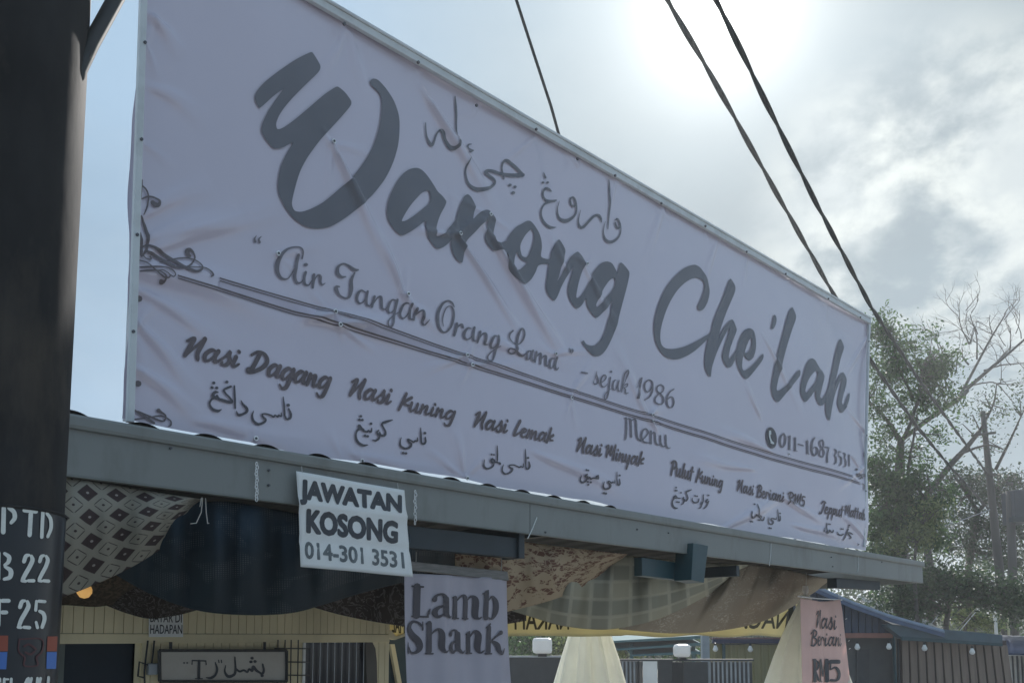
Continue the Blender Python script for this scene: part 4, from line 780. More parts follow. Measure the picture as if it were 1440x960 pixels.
SLM = Surf(.16, lambda t, z: .012*np.sin(t*17+z*1.5) + .006*np.sin(t*41+2) + .005*np.sin(z*6))
lm = thing('menu_banner', hit(640, 800, .16), 'narrow lilac banner with dark serif lettering hanging from a batten', 'banner')
quadsheet('banner_cloth', SLM, [(572,1000),(722.5,1000),(714.5,813),(566.5,805)], m_lamb, lm, 60, 40)
r = MB(); c = [hit(570,800,.15), hit(716,816,.15), hit(714,803,.15), hit(573,788,.15)]; r.prism(c, -NV*.035); r.build('batten', m_batten, lm, bevel=.004)
for x, y, yt in ((585, 791, 742), (705, 803, 768)):
    r = MB(); r.tube([hit(x, y, .165), hit(x+1, yt, .165)], .003, 5); r.build('cord', m_rope, lm)
cl = (550,780,5.332)
LAMB = [[(200,232,46),(198,455,46)],[(165,232,14),(238,238,14)],[(165,458,14),(280,462,14)],[(272,462,14),(285,430,18),(292,405,10)],
 [(395,330,44),(398,440,44)],[(322,335,34),(335,303,18),(370,295,20),(395,330,40)],[(390,375,14),(345,395,24),(325,430,38),(345,462,24),(385,440,12)],[(400,440,36),(425,465,18),(440,458,8)],
 [(480,320,34),(478,465,38)],[(452,320,10),(480,312,12)],[(455,472,12),(505,474,12)],[(485,350,10),(530,305,16),(560,330,36),(560,470,38)],[(535,474,12),(585,476,12)],[(565,350,10),(605,310,16),(635,335,36),(635,450,36),(655,475,16),(670,465,8)],
 [(700,280,34),(698,470,36)],[(675,290,10),(710,268,14)],[(705,350,8),(745,312,18),(775,350,36),(775,420,38),(750,475,18),(715,470,12)],
 [(240,500,8),(240,560,12)],[(235,530,16),(205,502,16),(165,502,24),(140,545,42),(165,595,50),(208,642,50),(222,690,40),(200,725,24),(160,730,16),(135,690,12)],[(128,655,8),(130,735,12)],
 [(290,510,38),(290,720,42)],[(265,515,10),(295,500,14)],[(260,738,12),(318,738,12)],[(298,600,10),(345,555,18),(370,590,38),(370,690,38),(395,725,18),(412,715,8)],
 [(500,590,40),(500,700,40)],[(437,593,34),(455,565,16),(485,565,18),(500,595,36)],[(495,640,12),(455,660,22),(440,695,36),(460,728,22),(492,705,12)],[(505,705,32),(535,730,16),(555,715,8)],
 [(590,590,34),(590,725,36)],[(565,595,10),(600,575,14)],[(565,735,12),(615,735,12)],[(598,620,10),(635,570,18),(655,600,36),(650,690,36),(665,730,16),(690,715,8)],
 [(725,540,34),(720,725,38)],[(700,545,10),(735,515,14)],[(695,738,12),(745,738,12)],[(735,650,12),(790,600,16),(815,580,34)],[(745,640,14),(785,670,36),(800,715,32),(825,738,18),(848,700,8)]]
strokes(SLM, cl, LAMB[:17], 'lettering', m_lambtext, lm); strokes(SLM, cl, LAMB[17:], 'lettering', m_lambtext, lm)

# ------------------------------------------------------------------ draped cloths under the roof
def resample(P, n):
    P = np.array(P, float); d = np.r_[0, np.cumsum(np.hypot(*np.diff(P, axis=0).T))]; k = np.linspace(0, d[-1], n)
    return np.c_[np.interp(k, d, P[:, 0]), np.interp(k, d, P[:, 1])]
def smoothpl(P, n): return resample(catmull([(x, y, 1) for x, y in P], 10)[:, :2], n)
def cloth_(name, label, top, bot, s0, s1, mat, folds=(), nu=60, nv=40, uvs=(1, 1), sag=.12, group='batik cloths draped under the roof'):
    T, B = smoothpl(top, nu), smoothpl(bot, nu); P, UV = [], []
    for i in range(nu):
        row = []
        for j in range(nv):
            v = j/(nv-1); u = i/(nu-1); px, py = T[i]*(1-v)+B[i]*v
            s = s0 + (s1-s0)*v**1.3 - sag*math.sin(math.pi*min(1, v*1.02))*math.sin(math.pi*u)**.7
            for (k, am, ph, tw) in folds: s += am*math.sin(2*math.pi*(k*u+tw*v)+ph)*(.35+.65*math.sin(math.pi*v))
            row.append(hit(px, py, s)); UV.append((u*uvs[0], v*uvs[1]))
        P.append(row)
    mb = MB(); mb.grid(P); o = mb.build(name, mat, None, smooth=True, uv=UV, solid=.003)
    return single(o, P[nu//2][0], label, 'cloth', group)
# diamond batik
n_ = NT('diamond_batik'); a = n_.op('ADD', n_.u, n_.v); b = n_.op('SUBTRACT', n_.u, n_.v)
wb = n_.op('MULTIPLY', n_.op('SUBTRACT', n_.noise(3), .5), .04)
fa = n_.op('SUBTRACT', n_.op('FRACT', n_.op('ADD', a, wb)), .5); fb = n_.op('SUBTRACT', n_.op('FRACT', n_.op('ADD', b, wb)), .5)
cheb = n_.op('MAXIMUM', n_.op('ABSOLUTE', fa), n_.op('ABSOLUTE', fb)); rad = n_.op('SQRT', n_.op('ADD', n_.op('MULTIPLY', fa, fa), n_.op('MULTIPLY', fb, fb)))
par = n_.op('MODULO', n_.op('ADD', n_.op('ADD', n_.op('FLOOR', n_.op('ADD', a, wb)), n_.op('FLOOR', n_.op('ADD', b, wb))), 100.0), 2.0)
cream, brown = (0.38, 0.36, 0.30), (0.055, 0.036, 0.040)
ring = n_.op('MULTIPLY', n_.ramp(n_.op('ABSOLUTE', n_.op('SUBTRACT', cheb, .33)), .03, .015), n_.ramp(rad, .46, .40))
inner = n_.ramp(cheb, .37, .34); dotc = n_.ramp(rad, .08, .06)
lightc = n_.mix(ring, cream, brown); lightc = n_.mix(dotc, lightc, brown)
darkc = n_.mix(inner, cream, brown); darkc = n_.mix(dotc, darkc, (0.42, 0.38, 0.35))
pat = n_.mix(par, lightc, darkc); pat = n_.mix(n_.op('MULTIPLY', n_.noise(60, 3), .5), pat, (0.10, 0.085, 0.075))
m_diam = n_.done(pat, trans=.1)
n_ = NT('navy_lace_cloth', rough=.75); base = n_.mix(n_.noise(2.5), (0.014, 0.030, 0.047), (0.026, 0.043, 0.060))
chk = n_.op('MULTIPLY', n_.op('SINE', n_.op('MULTIPLY', n_.op('ADD', n_.u, n_.v), 150)), n_.op('SINE', n_.op('MULTIPLY', n_.op('SUBTRACT', n_.u, n_.v), 150)))
patch = n_.op('MULTIPLY', n_.ramp(n_.noise(3.2, 2, .6), .52, .60), n_.ramp(n_.u, .25, .5))
m_navy = n_.done(n_.mix(n_.op('MULTIPLY', n_.ramp(chk, .2, .6), n_.op('MULTIPLY', patch, .55)), base, (0.16, 0.17, 0.18)))
n_ = NT('dark_swirl_batik'); w = n_.ramp(n_.op('ABSOLUTE', n_.op('SUBTRACT', n_.noise(4.0, 3, 2.5), .5)), .035, .012)
m_swirl = n_.done(n_.mix(n_.op('MULTIPLY', w, .6), n_.mix(n_.noise(3), (0.022, 0.018, 0.018), (0.05, 0.038, 0.034)), (0.18, 0.17, 0.17)))
n_ = NT('brown_batik'); m_brownb = n_.done(n_.mix(n_.ramp(n_.noise(9, 5, 1.5), .45, .6), (0.06, 0.045, 0.035), (0.12, 0.09, 0.065)), trans=.1)
n_ = NT('leafy_batik'); v1 = n_.vor(10, 'F1', .9); nz = n_.noise(10, 4, 1.8); 
leafm = n_.ramp(n_.op('ADD', n_.op('MULTIPLY', n_.op('SUBTRACT', .5, v1), 1.0), n_.op('MULTIPLY', n_.op('SUBTRACT', nz, .5), 1.8)), -.04, .05)
vein = n_.ramp(n_.vor(17, 'DISTANCE_TO_EDGE', 1.0), .10, .03)
m_leafy = n_.done(n_.mix(n_.op('MULTIPLY', leafm, n_.op('SUBTRACT', 1.0, n_.op('MULTIPLY', vein, .8))), (0.56, 0.45, 0.32), (0.22, 0.12, 0.09)), trans=.3)
n_ = NT('checked_sarong'); 
def stripes(c, f, w): return n_.ramp(n_.op('ABSOLUTE', n_.op('SUBTRACT', n_.op('FRACT', n_.op('MULTIPLY', c, f)), .5)), w, w*.6)
su, sv = stripes(n_.u, 5.0, .11), stripes(n_.v, 4.2, .11); bu, bv = stripes(n_.u, 2.5, .28), stripes(n_.v, 2.1, .28)
chkc = n_.mix(n_.op('MULTIPLY', bu, .55), (0.48, 0.47, 0.38), (0.27, 0.28, 0.25)); chkc = n_.mix(n_.op('MULTIPLY', bv, .55), chkc, (0.26, 0.28, 0.25))
chkc = n_.mix(n_.op('MULTIPLY', n_.op('MULTIPLY', n_.op('MAXIMUM', su, sv), n_.noise(5, 3)), .75), chkc, (0.66, 0.65, 0.55))
m_check = n_.done(chkc, trans=.30)
n_ = NT('tan_batik'); sp = n_.ramp(n_.noise(42, 4, 1.0), .54, .62); m_tan = n_.done(n_.mix(n_.op('MULTIPLY', sp, n_.op('MULTIPLY', n_.ramp(n_.noise(4), .45, .6), .7)), n_.mix(n_.noise(3), (0.31, 0.275, 0.23), (0.41, 0.36, 0.295)), (0.66, 0.63, 0.56)), trans=.25)

cloth_('draped_cloth', 'cream and brown diamond batik cloth swagged beside the dark pole', [(40,664),(110,674),(190,687),(284,702)], [(40,850),(90,838),(150,814),(205,785),(255,748),(284,702)], .04, .22, m_diam,
       [(2, .035, .3, .5), (5, .016, 1, .9), (11, .005, 0, .4)], uvs=(6.0, 4.3), sag=.10)
cloth_('draped_cloth', 'dark navy cloth hanging in a deep swag behind the white notice', [(150,700),(275,705),(330,706),(420,722),(520,735),(640,760)], [(160,806),(215,836),(280,858),(350,864),(410,861),(460,848),(520,830),(640,800)], .10, .62, m_navy,
       [(9, .055, 0, .15), (4, .06, 1.2, .3), (17, .016, 2, .1), (31, .005, 0, .2)], nu=110, uvs=(3, 1.2), sag=.16)
cloth_('draped_cloth', 'dark swirl-patterned cloth sagging between the notice and the lilac banner', [(440,760),(520,770),(620,780),(740,790)], [(440,853),(480,864),(530,874),(600,884),(660,885),(740,872)], .65, 1.0, m_swirl,
       [(3, .05, 0, .6), (8, .02, 1, 1.2)], uvs=(3, 1), sag=.1)
cloth_('draped_cloth', 'dim brown cloth sagging under the warm bulb at left', [(40,770),(120,790),(200,800),(300,810)], [(40,852),(90,850),(140,852),(185,842),(212,834),(300,815)], .9, 1.3, m_brownb, [(3, .03, 0, .4)], nu=40, nv=20, uvs=(3, 1))
cloth_('draped_cloth', 'dim olive-brown cloth bulging down above the small pay notice', [(140,800),(200,805),(280,820),(360,830)], [(148,850),(180,862),(212,869),(250,864),(290,855),(360,850)], 1.05, 1.35, m_swirl, [(3, .03, 0, .4)], nu=40, nv=20, uvs=(3, 1))
cloth_('draped_cloth', 'tan cloth printed with brown leaves swagged right of the lilac banner', [(640,752),(700,757),(780,767),(882,779)], [(640,872),(690,864),(740,853),(790,838),(835,815),(862,795),(882,779)], .20, .45, m_leafy,
       [(3, .03, 0, .3), (8, .010, 1, .3), (17, .002, 2, .1)], nu=80, uvs=(1.7, .9), sag=.08)
cloth_('draped_cloth', 'grey-green checked cloth hanging in a wide swag below the teal bracket', [(720,778),(880,781),(960,789),(1054,794)], [(700,852),(745,866),(790,879),(840,884.5),(880,881),(930,868),(985,842),(1020,820),(1054,794)], .50, .85, m_check,
       [(2, .06, 0, .5), (6, .045, .4, .45), (13, .018, 1, .3), (23, .006, 0, .2)], nu=110, uvs=(2.6, 1.0), sag=.18)
cloth_('draped_cloth', 'tan speckled cloth gathered under the fascia at the right end', [(960,800),(1046,793),(1054,793),(1100,800),(1166,814)], [(870,884),(950,890),(1020,885),(1075,872),(1118,850),(1166,818)], .78, 1.25, m_tan,
       [(4, .06, .5, .15), (10, .016, 0, .08), (23, .006, 0, .05)], nu=110, uvs=(2.0, 1.0), sag=.12)
#  strings at the first pinch point
th_ = thing('hanging_strings', hit(285, 700, .05), 'loose pale strings at the tied corner of the diamond cloth', 'string')
for pts in (((285,700),(283,720),(276,735),(268,736)), ((289,700),(290,720),(292,736),(294,735)), ((284,699),(281,712),(283,700))):
    f = MB(); f.tube([hit(*p, .045) for p in pts], .0022, 5); f.build('string', m_rope, th_)

# ------------------------------------------------------------------ yellow valance along the back
n_ = NT('yellow_valance', .6); m_val = n_.done(n_.mix(n_.noise(4), (0.66, 0.60, 0.38), (0.78, 0.72, 0.48)), trans=.5)
SV = Surf(BACK, lambda t, z: .015*np.sin(t*3.1) + .008*np.sin(t*9+z*4))
va = thing('valance_banner', hit(830, 850, BACK), 'yellow valance banner seen from behind along the back of the shelter', 'banner')
bl, br_, tr, tl = [np.array(SV.uv(*q)) for q in ((548,894),(1113,894),(1128,838),(548,800))]
A = []
for i in range(90):
    for j in range(14):
        u, v = i/89, j/13; q = (bl*(1-u)+br_*u)*(1-v)+(tl*(1-u)+tr*u)*v; A.append((q[0], q[1]+.012*math.sin(i*.35)*(1-v)*(1 if i > 40 else .3)))
P = SV.pos(A, 0); mb = MB(); mb.grid([P[i*14:(i+1)*14] for i in range(90)]); mb.build('banner_cloth', m_val, va, smooth=True, solid=.001)
m_valtxt = M('valance_print', (0.06, 0.05, 0.02), rough=.6)
for off_ in (.004,):
    l = Letters(SV); l.font('NAC.', [(1045,883),(1108,883),(1112,858),(1047,858)], bold=.06, mirror=True); l.build('lettering', m_valtxt, va, off=off_)
    l = Letters(SV); l.font('NAKAM', [(722,884),(800,884),(800,858),(722,858)], bold=.05, mirror=True); l.build('lettering', m_valtxt, va, off=off_)
    l = Letters(SV); l.font('MAL', [(551,888),(570,890),(570,868),(551,866)], bold=.05, mirror=True); l.build('lettering', m_valtxt, va, off=off_)

# ------------------------------------------------------------------ cream kiosk at the back left
kz = lambda y, x=300: tz(x, y, BACK)[1]
def kt(x, y=920): return tz(x, y, BACK)[0]
LINT = kz(897, 300); ki = thing('food_kiosk', loc(kt(300), 0, BACK), 'cream-boarded kiosk under the left half of the shelter roof', 'kiosk')
kt0, kt1 = TL_, kt(547); bw = .058; wl = MB(); t = kt0
while t < kt1-.01:
    e = min(t+bw-.004, kt1); wl.tzbox(t, e, LINT+.03, 2.62, BACK, BACK+.02); 
    if kt(191) <= t and e < kt(431): wl.tzbox(t, e, 0, LINT-.03, BACK, BACK+.02)
    elif e >= kt(530) or t < kt(80)-.1: wl.tzbox(t, e, 0, LINT-.03, BACK, BACK+.02)
    elif t >= kt(431)-.05: wl.tzbox(t, e, 0, .55, BACK, BACK+.02)
    t += bw
wl.tzbox(kt0, kt1, 0, .5, BACK+.021, BACK+.03); wl.tzbox(kt0, kt1, LINT+.03, 2.6, BACK+.021, BACK+.03); wl.tzbox(kt(192), kt(429), .3, LINT, BACK+.021, BACK+.03)
wl.build('wall', m_cream, ki)
r = MB(); r.tzbox(kt0, kt1, LINT-.03, LINT+.028, BACK-.006, BACK+.02); r.build('lintel_rail', m_cream, ki, bevel=.003)
r = MB(); r.tzbox(kt0, kt1, 0, .05, BACK+.04, BACK+1.7); r.tzbox(kt0, kt1, 0, 2.55, BACK+1.7, BACK+1.75); r.tzbox(kt0-.05, kt0, 0, 2.55, BACK+.04, BACK+1.7); r.tzbox(kt1-.03, kt1, 0, 2.55, BACK+.04, BACK+1.7); r.tzbox(kt0, kt1, 2.56, 2.6, BACK+.04, BACK+1.75)
r.build('inner_shell', m_dark, ki)
d = MB(); d.tzbox(kt(80), kt(191), .05, LINT-.031, BACK+.05, BACK+.06); dd = d.build('door', M('doorway_shade_blue', (0.008, 0.018, 0.03), rough=.6), ki)  # dark sheet in the open doorway, its shade put into the colour
d = MB(); d.tzbox(kt(84), kt(94), .05, kz(906)+.01, BACK+.032, BACK+.048); d.build('door_stile', M('stile_grey', (0.13, 0.15, 0.14), rough=.6), dd)
d = MB(); d.tzbox(kt(433), kt(530), .55, LINT-.031, BACK+.03, BACK+.04); wn = d.build('window', m_glass, ki)
for k in range(8):
    x = 441+k*10.2; r = MB(); r.tube([loc(kt(x), .55, BACK+.008), loc(kt(x), LINT-.03, BACK+.008)], .0035, 6); r.build('bar', M('bar_pale', (0.5,0.53,0.56), rough=.4) if k == 0 else bpy.data.materials['bar_pale'], wn)
r = MB(); pts = [hit(518,901,BACK-.002), hit(524,903,BACK-.002), hit(528,911,BACK-.002), hit(530,930,BACK-.002), hit(531,985,BACK-.002), hit(517,985,BACK-.002), hit(514,905,BACK-.002)]; r.prism(pts, -NV*.04); r.build('window_jamb', M('jamb_brown', (0.11, 0.10, 0.085)), wn)
r = MB(); r.tzbox(kt(425), kt(428.5), .3, LINT-.03, BACK-.012, BACK+.02); r.build('window_post', m_white, wn)
# curved cream bracket where the kiosk ends
r = MB(); r.prism([hit(545,880,BACK-.004), hit(548,897,BACK-.004), hit(556,899,BACK-.004), hit(572,893,BACK-.004), hit(572,889,BACK-.004), hit(557,894,BACK-.004), hit(552,888,BACK-.004)], -NV*.05); r.build('corner_bracket', m_cream, ki)
r = MB(); r.tzbox(tz(545,920,BACK+.5)[0], tz(640,920,BACK+.5)[0], 0, 2.0, BACK+.5, BACK+.53); r.build('gap_panel', M('gap_panel_slate', (0.03, 0.055, 0.07), rough=.6), ki)  # made-up dark panel hiding the bright ground beside the kiosk
r = MB(); r.prism([hit(549,905,BACK+.45), hit(555,905,BACK+.45), hit(566,965,BACK+.45), hit(560,965,BACK+.45)], -NV*.03); r.build('brace', m_cream, ki)
# small pay notice on the kiosk
SP = Surf(BACK-.022); pn = thing('pay_notice', hit(234, 870, BACK-.022), 'small white pay notice with black capitals stuck above the kiosk door', 'notice')
r = MB(); r.prism([hit(209.5,895,BACK-.022), hit(257.5,895,BACK-.022), hit(257.5,858,BACK-.022), hit(209.5,858,BACK-.022)], -NV*.004); r.build('sheet', m_paper, pn)
c3 = (80,800,6)
l = Letters(SP, c3); l.font('HADAPAN', [(785,542),(1055,542),(1057,468),(788,466)], bold=.02); l.build('lettering', m_text, pn, off=.002)
l = Letters(SP, c3); l.font('BAYAR DI', [(787,443),(1052,447),(1053,372),(789,370)], bold=.02); l.build('lettering', m_text, pn, off=.002)
# framed sign
SS = Surf(BACK-.05); fs = thing('framed_sign', hit(313, 935, BACK-.05), 'long cream framed sign with serif and cursive lettering hung on the kiosk wall', 'sign')
q = [hit(224,957.5,BACK-.05), hit(402.5,957.5,BACK-.05), hit(402.5,914,BACK-.05), hit(223.5,914,BACK-.05)]
r = MB(); r.prism(q, -NV*.012); r.build('board', m_signcream, fs)
for a_, b_ in ((q[0], q[1]), (q[1], q[2]), (q[2], q[3]), (q[3], q[0])):
    r = MB(); r.tube([a_+NV*.006, b_+NV*.006], .0115, 4); r.build('frame', m_black, fs)
for x in (372, 240):
    r = MB(); r.tube([hit(x, 902, BACK-.045), hit(x, 914, BACK-.045)], .010, 5); r.build('hanger', m_black, fs)
strokes(SS, c3, [[(1198,772,24),(1195,918,24)],[(1140,768,12),(1255,772,12)],[(1140,768,8),(1138,800,10)],[(1255,772,8),(1258,802,10)],[(1168,922,10),(1226,922,10)],
 [(1335,785,10),(1350,840,20),(1335,890,20),(1295,915,22),(1258,912,8)],(1072,788,14),(1098,788,14),[(1362,765,10),(1366,785,10)],[(1385,765,10),(1388,785,10)]], 'lettering', m_text, fs, off=.003)
strokes(SS, (310,800,6), [[(355,800,16),(365,850,20),(350,880,22),(330,870,18),(300,850,24),(275,820,24),(265,855,22),(240,840,16),(225,865,18),(195,850,18),(160,860,18),(130,840,18)],[(120,740,12),(125,860,20),(100,895,24),(60,900,26),(35,860,16),(42,810,8)],(265,748,24),(256,779,24),(290,776,24),(350,896,24)], 'lettering', m_text, fs, off=.003)
# wire grid rack
gr = thing('wire_rack', hit(418, 950, BACK-.03), 'black wire grid rack on the kiosk wall right of the framed sign', 'rack')
for x in (391, 401, 409.5, 419.5):
    r = MB(); r.tube([hit(x, 899, BACK-.03), loc(tz(x, 930, BACK-.03)[0], 1.0, BACK-.03)], .0045, 5); r.build('wire', m_black, gr)
for y in (911, 930, 948.5, 967):
    r = MB(); r.tube([hit(386 if y < 915 else 403, y, BACK-.036), hit(435, y+.3, BACK-.036)], .0045, 5); r.build('wire', m_black, gr)
# cable and junction box
jb = thing('junction_box', hit(213, 940, BACK-.03), 'small grey junction box with dark cables between door and framed sign', 'junction box')
r = MB(); c = hit(214, 940, BACK-.03); r.box(c, D*.03, NV*.02, UP*.035); r.build('box', m_bar, jb, bevel=.006)
for pts in (((208,900),(205,925),(203,945),(204,975)), ((217,900),(215,920),(213,935)), ((222,935),(226,925),(223,940)), ((210,935),(196,930),(194,950),(202,952))):
    f = MB(); f.tube([hit(*p, BACK-.03) for p in pts], .006, 6); f.build('cable', m_cable, jb)
# warm bulb hanging under the cloths
m_glow = bpy.data.materials.new('warm_bulb_glow'); m_glow.use_nodes = True; b_ = m_glow.node_tree.nodes['Principled BSDF']; b_.inputs['Base Color'].default_value = (.9, .6, .25, 1); b_.inputs['Emission Color'].default_value = (1, .50, .12, 1); b_.inputs['Emission Strength'].default_value = 0.25
c = hit(119, 827, .8); lb = thing('ceiling_bulb', c, 'lit warm yellow bulb half hidden under the diamond cloth', 'bulb')
f = MB(); f.lathe(c, [(0, .045), (.018, .040), (.024, .02), (.034, -.005), (.034, -.022), (.02, -.042), (0, -.048)], 14); f.build('glass', m_glow, lb, smooth=True)
f = MB(); f.tube([c+UP*.04, c+UP*.10], .015, 8); f.tube([c+UP*.10, c+UP*.6], .003, 5); f.build('socket', m_black, lb)
# ------------------------------------------------------------------ foreground utility pole
PR = 0.145; pb = hitY(0, 800, 1.75)

def _pc(px, py):      # axis position whose right silhouette passes this pixel
    r = ray(px, py); ps = math.atan2(r.x, r.y); x = 0.0
    for _ in range(30): x = 1.75*math.tan(ps - math.asin(PR/math.hypot(x, 1.75)))
    return x
_cx0 = _pc(118, 200); _cx1 = _pc(80, 940); _z0 = hitY(118, 200, 1.75).z; _z1 = hitY(80, 940, 1.75).z
def pax(z): return Vector((_cx1 + (_cx0-_cx1)*(z-_z1)/(_z0-_z1), 1.75, z))
pl = thing('utility_pole', pax(0), 'thick black steel utility pole with white stencilled letters in the near left', 'utility pole')
def polesurf(z0, z1, r, seg=48, rings=40):
    P = []
    for i in range(rings+1):
        z = z0+(z1-z0)*i/rings; c = pax(z); P.append([c + Vector((r*math.sin(2*math.pi*k/seg), -r*math.cos(2*math.pi*k/seg), 0)) for k in range(seg+1)])
    m = MB(); m.grid(P); return m
zb = hitY(60, 708, 1.62).z
polesurf(0, 8.0, PR).build('shaft', m_pole, pl, smooth=True)
polesurf(.9, zb, PR+.003).build('painted_band', m_poleband, pl, smooth=True)
f = MB(); c = pax(zb); f.tube([c + Vector(((PR+.003)*math.sin(a), -(PR+.003)*math.cos(a), 0)) for a in np.linspace(0, 2*math.pi, 49)], .0035, 6, cap=False); f.build('band_edge', m_pole, pl)
SC = Cyl(pax, PR+.003)
cp = (0,690,3.556)
def stencil(data, mat=m_stencil, name='stencil_lettering'): return strokes(SC, cp, data, name, mat, pl, n=5, off=.0012)
stencil([[(18,85,22),(15,205,24)],[(45,85,20),(68,105,22),(72,135,22),(55,158,18)], [(120,97,20),(178,103,20)],[(152,115,22),(146,220,22)], [(212,105,18),(206,230,18)],[(232,112,16),(250,140,18),(252,185,18),(236,228,16)]])
stencil([[(-8,310,20),(-10,440,20)],[(22,312,16),(44,330,22),(40,355,20),(22,370,14)],[(24,378,14),(52,398,24),(48,430,22),(20,440,16)],
         [(118,352,20),(128,325,20),(143,320,14)],[(155,325,16),(160,345,22),(148,375,22),(128,410,22),(112,440,20)],[(108,448,16),(126,450,16)],[(140,448,16),(166,448,18)],
         [(196,352,18),(204,328,18),(216,322,14)],[(228,325,14),(236,345,20),(226,378,20),(208,412,20),(194,440,18)],[(192,448,14),(206,450,14)],[(216,448,16),(240,450,18)]])
stencil([[(-5,545,18),(-8,670,18)],[(10,548,20),(42,548,20)],[(10,606,20),(30,606,20)],
         [(98,580,20),(108,553,20),(122,548,14)],[(135,552,16),(140,575,22),(126,605,22),(106,640,22),(94,672,20)],[(88,680,14),(104,682,14)],[(118,680,16),(145,682,18)],
         [(180,550,14),(176,595,16)],[(192,550,16),(222,552,16)],[(196,600,16),(214,612,20),(220,640,20),(208,680,18)],[(178,655,14),(185,682,16)]])
stencil([[(-2,938,14),(-2,990,14)],[(20,938,14),(18,990,14)],[(20,940,10),(40,940,10)],[(55,938,14),(52,990,14)],[(70,990,10),(95,990,10)],[(120,970,14),(135,938,14)],[(140,935,14),(138,990,14)],[(155,935,14),(150,965,14),(170,975,14),(160,1000,14)],[(185,935,14),(180,990,14)],[(200,935,14),(196,965,14),(215,975,14)],[(240,930,14),(234,990,14)]])
def patch(quad, mat, name):
    l = Letters(SC, cp); n = 10; (bl, br_, tr, tl) = [np.array(q, float) for q in quad]
    for i in range(n):
        u0, u1 = i/n, (i+1)/n; l._tri([l.S.uv(*l.px(*(bl*(1-u)+br_*u))) for u in (u0, u1)] + [l.S.uv(*l.px(*(tl*(1-u)+tr*u))) for u in (u1, u0)])
    l.build(name, mat, pl, off=.0008)
patch([(-30,800),(38,800),(40,722),(-30,722)], m_orange, 'painted_patch'); patch([(232,800),(282,800),(286,726),(236,726)], m_orange, 'painted_patch')
patch([(-30,890),(30,890),(36,804),(-30,804)], m_blue, 'painted_patch'); patch([(230,888),(278,888),(282,804),(232,804)], m_blue, 'painted_patch')
stencil([[(95,740,8),(205,740,8),(208,800,8),(180,830,10),(185,870,8),(120,872,8),(122,830,10),(92,800,8),(95,740,8)],[(120,775,12),(140,765,10),(160,775,12),(178,790,10)],[(125,805,10),(150,815,12),(172,800,8)]], m_emblem, 'faded_emblem')
f = MB(); f.tube([hitY(98, 125, 1.76), hitY(110, 100, 1.77), hitY(128, 62, 1.80), hitY(172, -18, 1.86), hitY(230, -130, 1.95)], .0165, 10)
o = f.build('stay_cable', m_cable, None, smooth=True); single(o, hitY(118, 90, 1.78), 'thick dark stay cable rising from the near black pole', 'cable')

# ------------------------------------------------------------------ parasols, price banner
def parasol(px_top, py_top, halfs, s, label):
    c0 = hit(px_top, py_top, s); base = Vector((c0.x, c0.y, 0)); th_ = thing('folded_parasol', base, label, 'parasol', 'folded cream parasols')
    P = []; seg = 84
    for z, r in halfs:
        row = []
        for k in range(seg+1):
            a = 2*math.pi*k/seg; pl_ = 1 + .32*(abs(math.sin(a*4.5+z*.5))**.6*2-1)+.06*math.sin(a*23+z*3); row.append(base + Vector((r*pl_*math.cos(a), r*pl_*math.sin(a), z)))
        P.append(row)
    m = MB(); m.grid(P); m.build('canopy', m_umb, th_, smooth=True)
    m = MB(); m.tube([base+UP*.06, base+UP*(halfs[0][0]+.08)], .022, 10); m.build('pole', m_white, th_)
    m = MB(); m.lathe(base, [(0, 0), (.25, 0), (.25, .05), (.05, .08), (.04, .3), (0, .3)], 20); m.build('base', m_black, th_)
    m = MB(); m.lathe(base+UP*(halfs[0][0]+.02), [(0,.10),(.03,.08),(.035,.03),(.03,0)], 12); m.build('finial', m_white, th_)
S1 = 2.3; zz = lambda y, x, s: tz(x, y, s)[1]
cZ = hit(829, 893, S1).y
wpx = lambda w: w*cZ/FOC
parasol(829, 893, [(zz(893,829,S1)+.62, .03), (zz(893,829,S1)+.3, wpx(12)), (zz(893,829,S1), wpx(23)), (zz(926,829,S1), wpx(31)), (zz(960,829,S1), wpx(38)), (1.0, wpx(50))], S1, 'cream folded parasol standing behind the middle of the yellow valance')
S2 = .85; cZ = hit(1140, 842, S2).y
parasol(1133, 842, [(zz(836,1133,S2), .03), (zz(850,1133,S2), wpx(9)), (zz(890,1133,S2), wpx(24)), (zz(925,1133,S2), wpx(35)), (zz(962,1133,S2), wpx(44)), (1.1, wpx(52))], S2, 'cream folded parasol partly behind the price banner at the right end')
m_backlit_pink = M('backlit_pink_banner', (0.86, 0.66, 0.62), rough=.7, var=.08, scale=2, trans=.4)  # whitish cloth; warm sun from behind is put into its pink
SR = Surf(.42, lambda t, z: .010*np.sin(t*13+.6)+.003*np.sin(t*31+z*2))
rb = thing('price_banner', hit(1155, 842, .42), 'whitish hanging banner, backlight painted in as pink, with a brush-lettered dish and its price, by the right parasol', 'banner')
q0, q1, q2, q3 = [np.array(SR.uv(*q)) for q in ((1130,1010),(1199,1010),(1184,842),(1127,840))]
A = []
for i in range(130):
    for j in range(80):
        u, v = i/129, j/79; q = (q0*(1-u)+q1*u)*(1-v)+(q3*(1-u)+q2*u)*v; q = q + np.array((.05*u*math.sin(v*2.6)*(1-v)-.03*u*max(0, v-.9)*10, -.05*math.exp(-((u-.5)/.35)**2)*max(0, v-.85)*4)); A.append(tuple(q))
P = SR.pos(A, 0); mb = MB(); mb.grid([P[i*80:(i+1)*80] for i in range(130)]); mb.build('banner_cloth', m_backlit_pink, rb, smooth=True, solid=.001)
cr = (1080,800,6)
l = Letters(SR, cr); l.script('Nasi', (392,490), (562,505), 84, pen=.24, slant=.1); l.script('Beriani', (348,640), (618,645), 74, pen=.25, slant=.1); l.build('lettering', m_text, rb, off=.010)
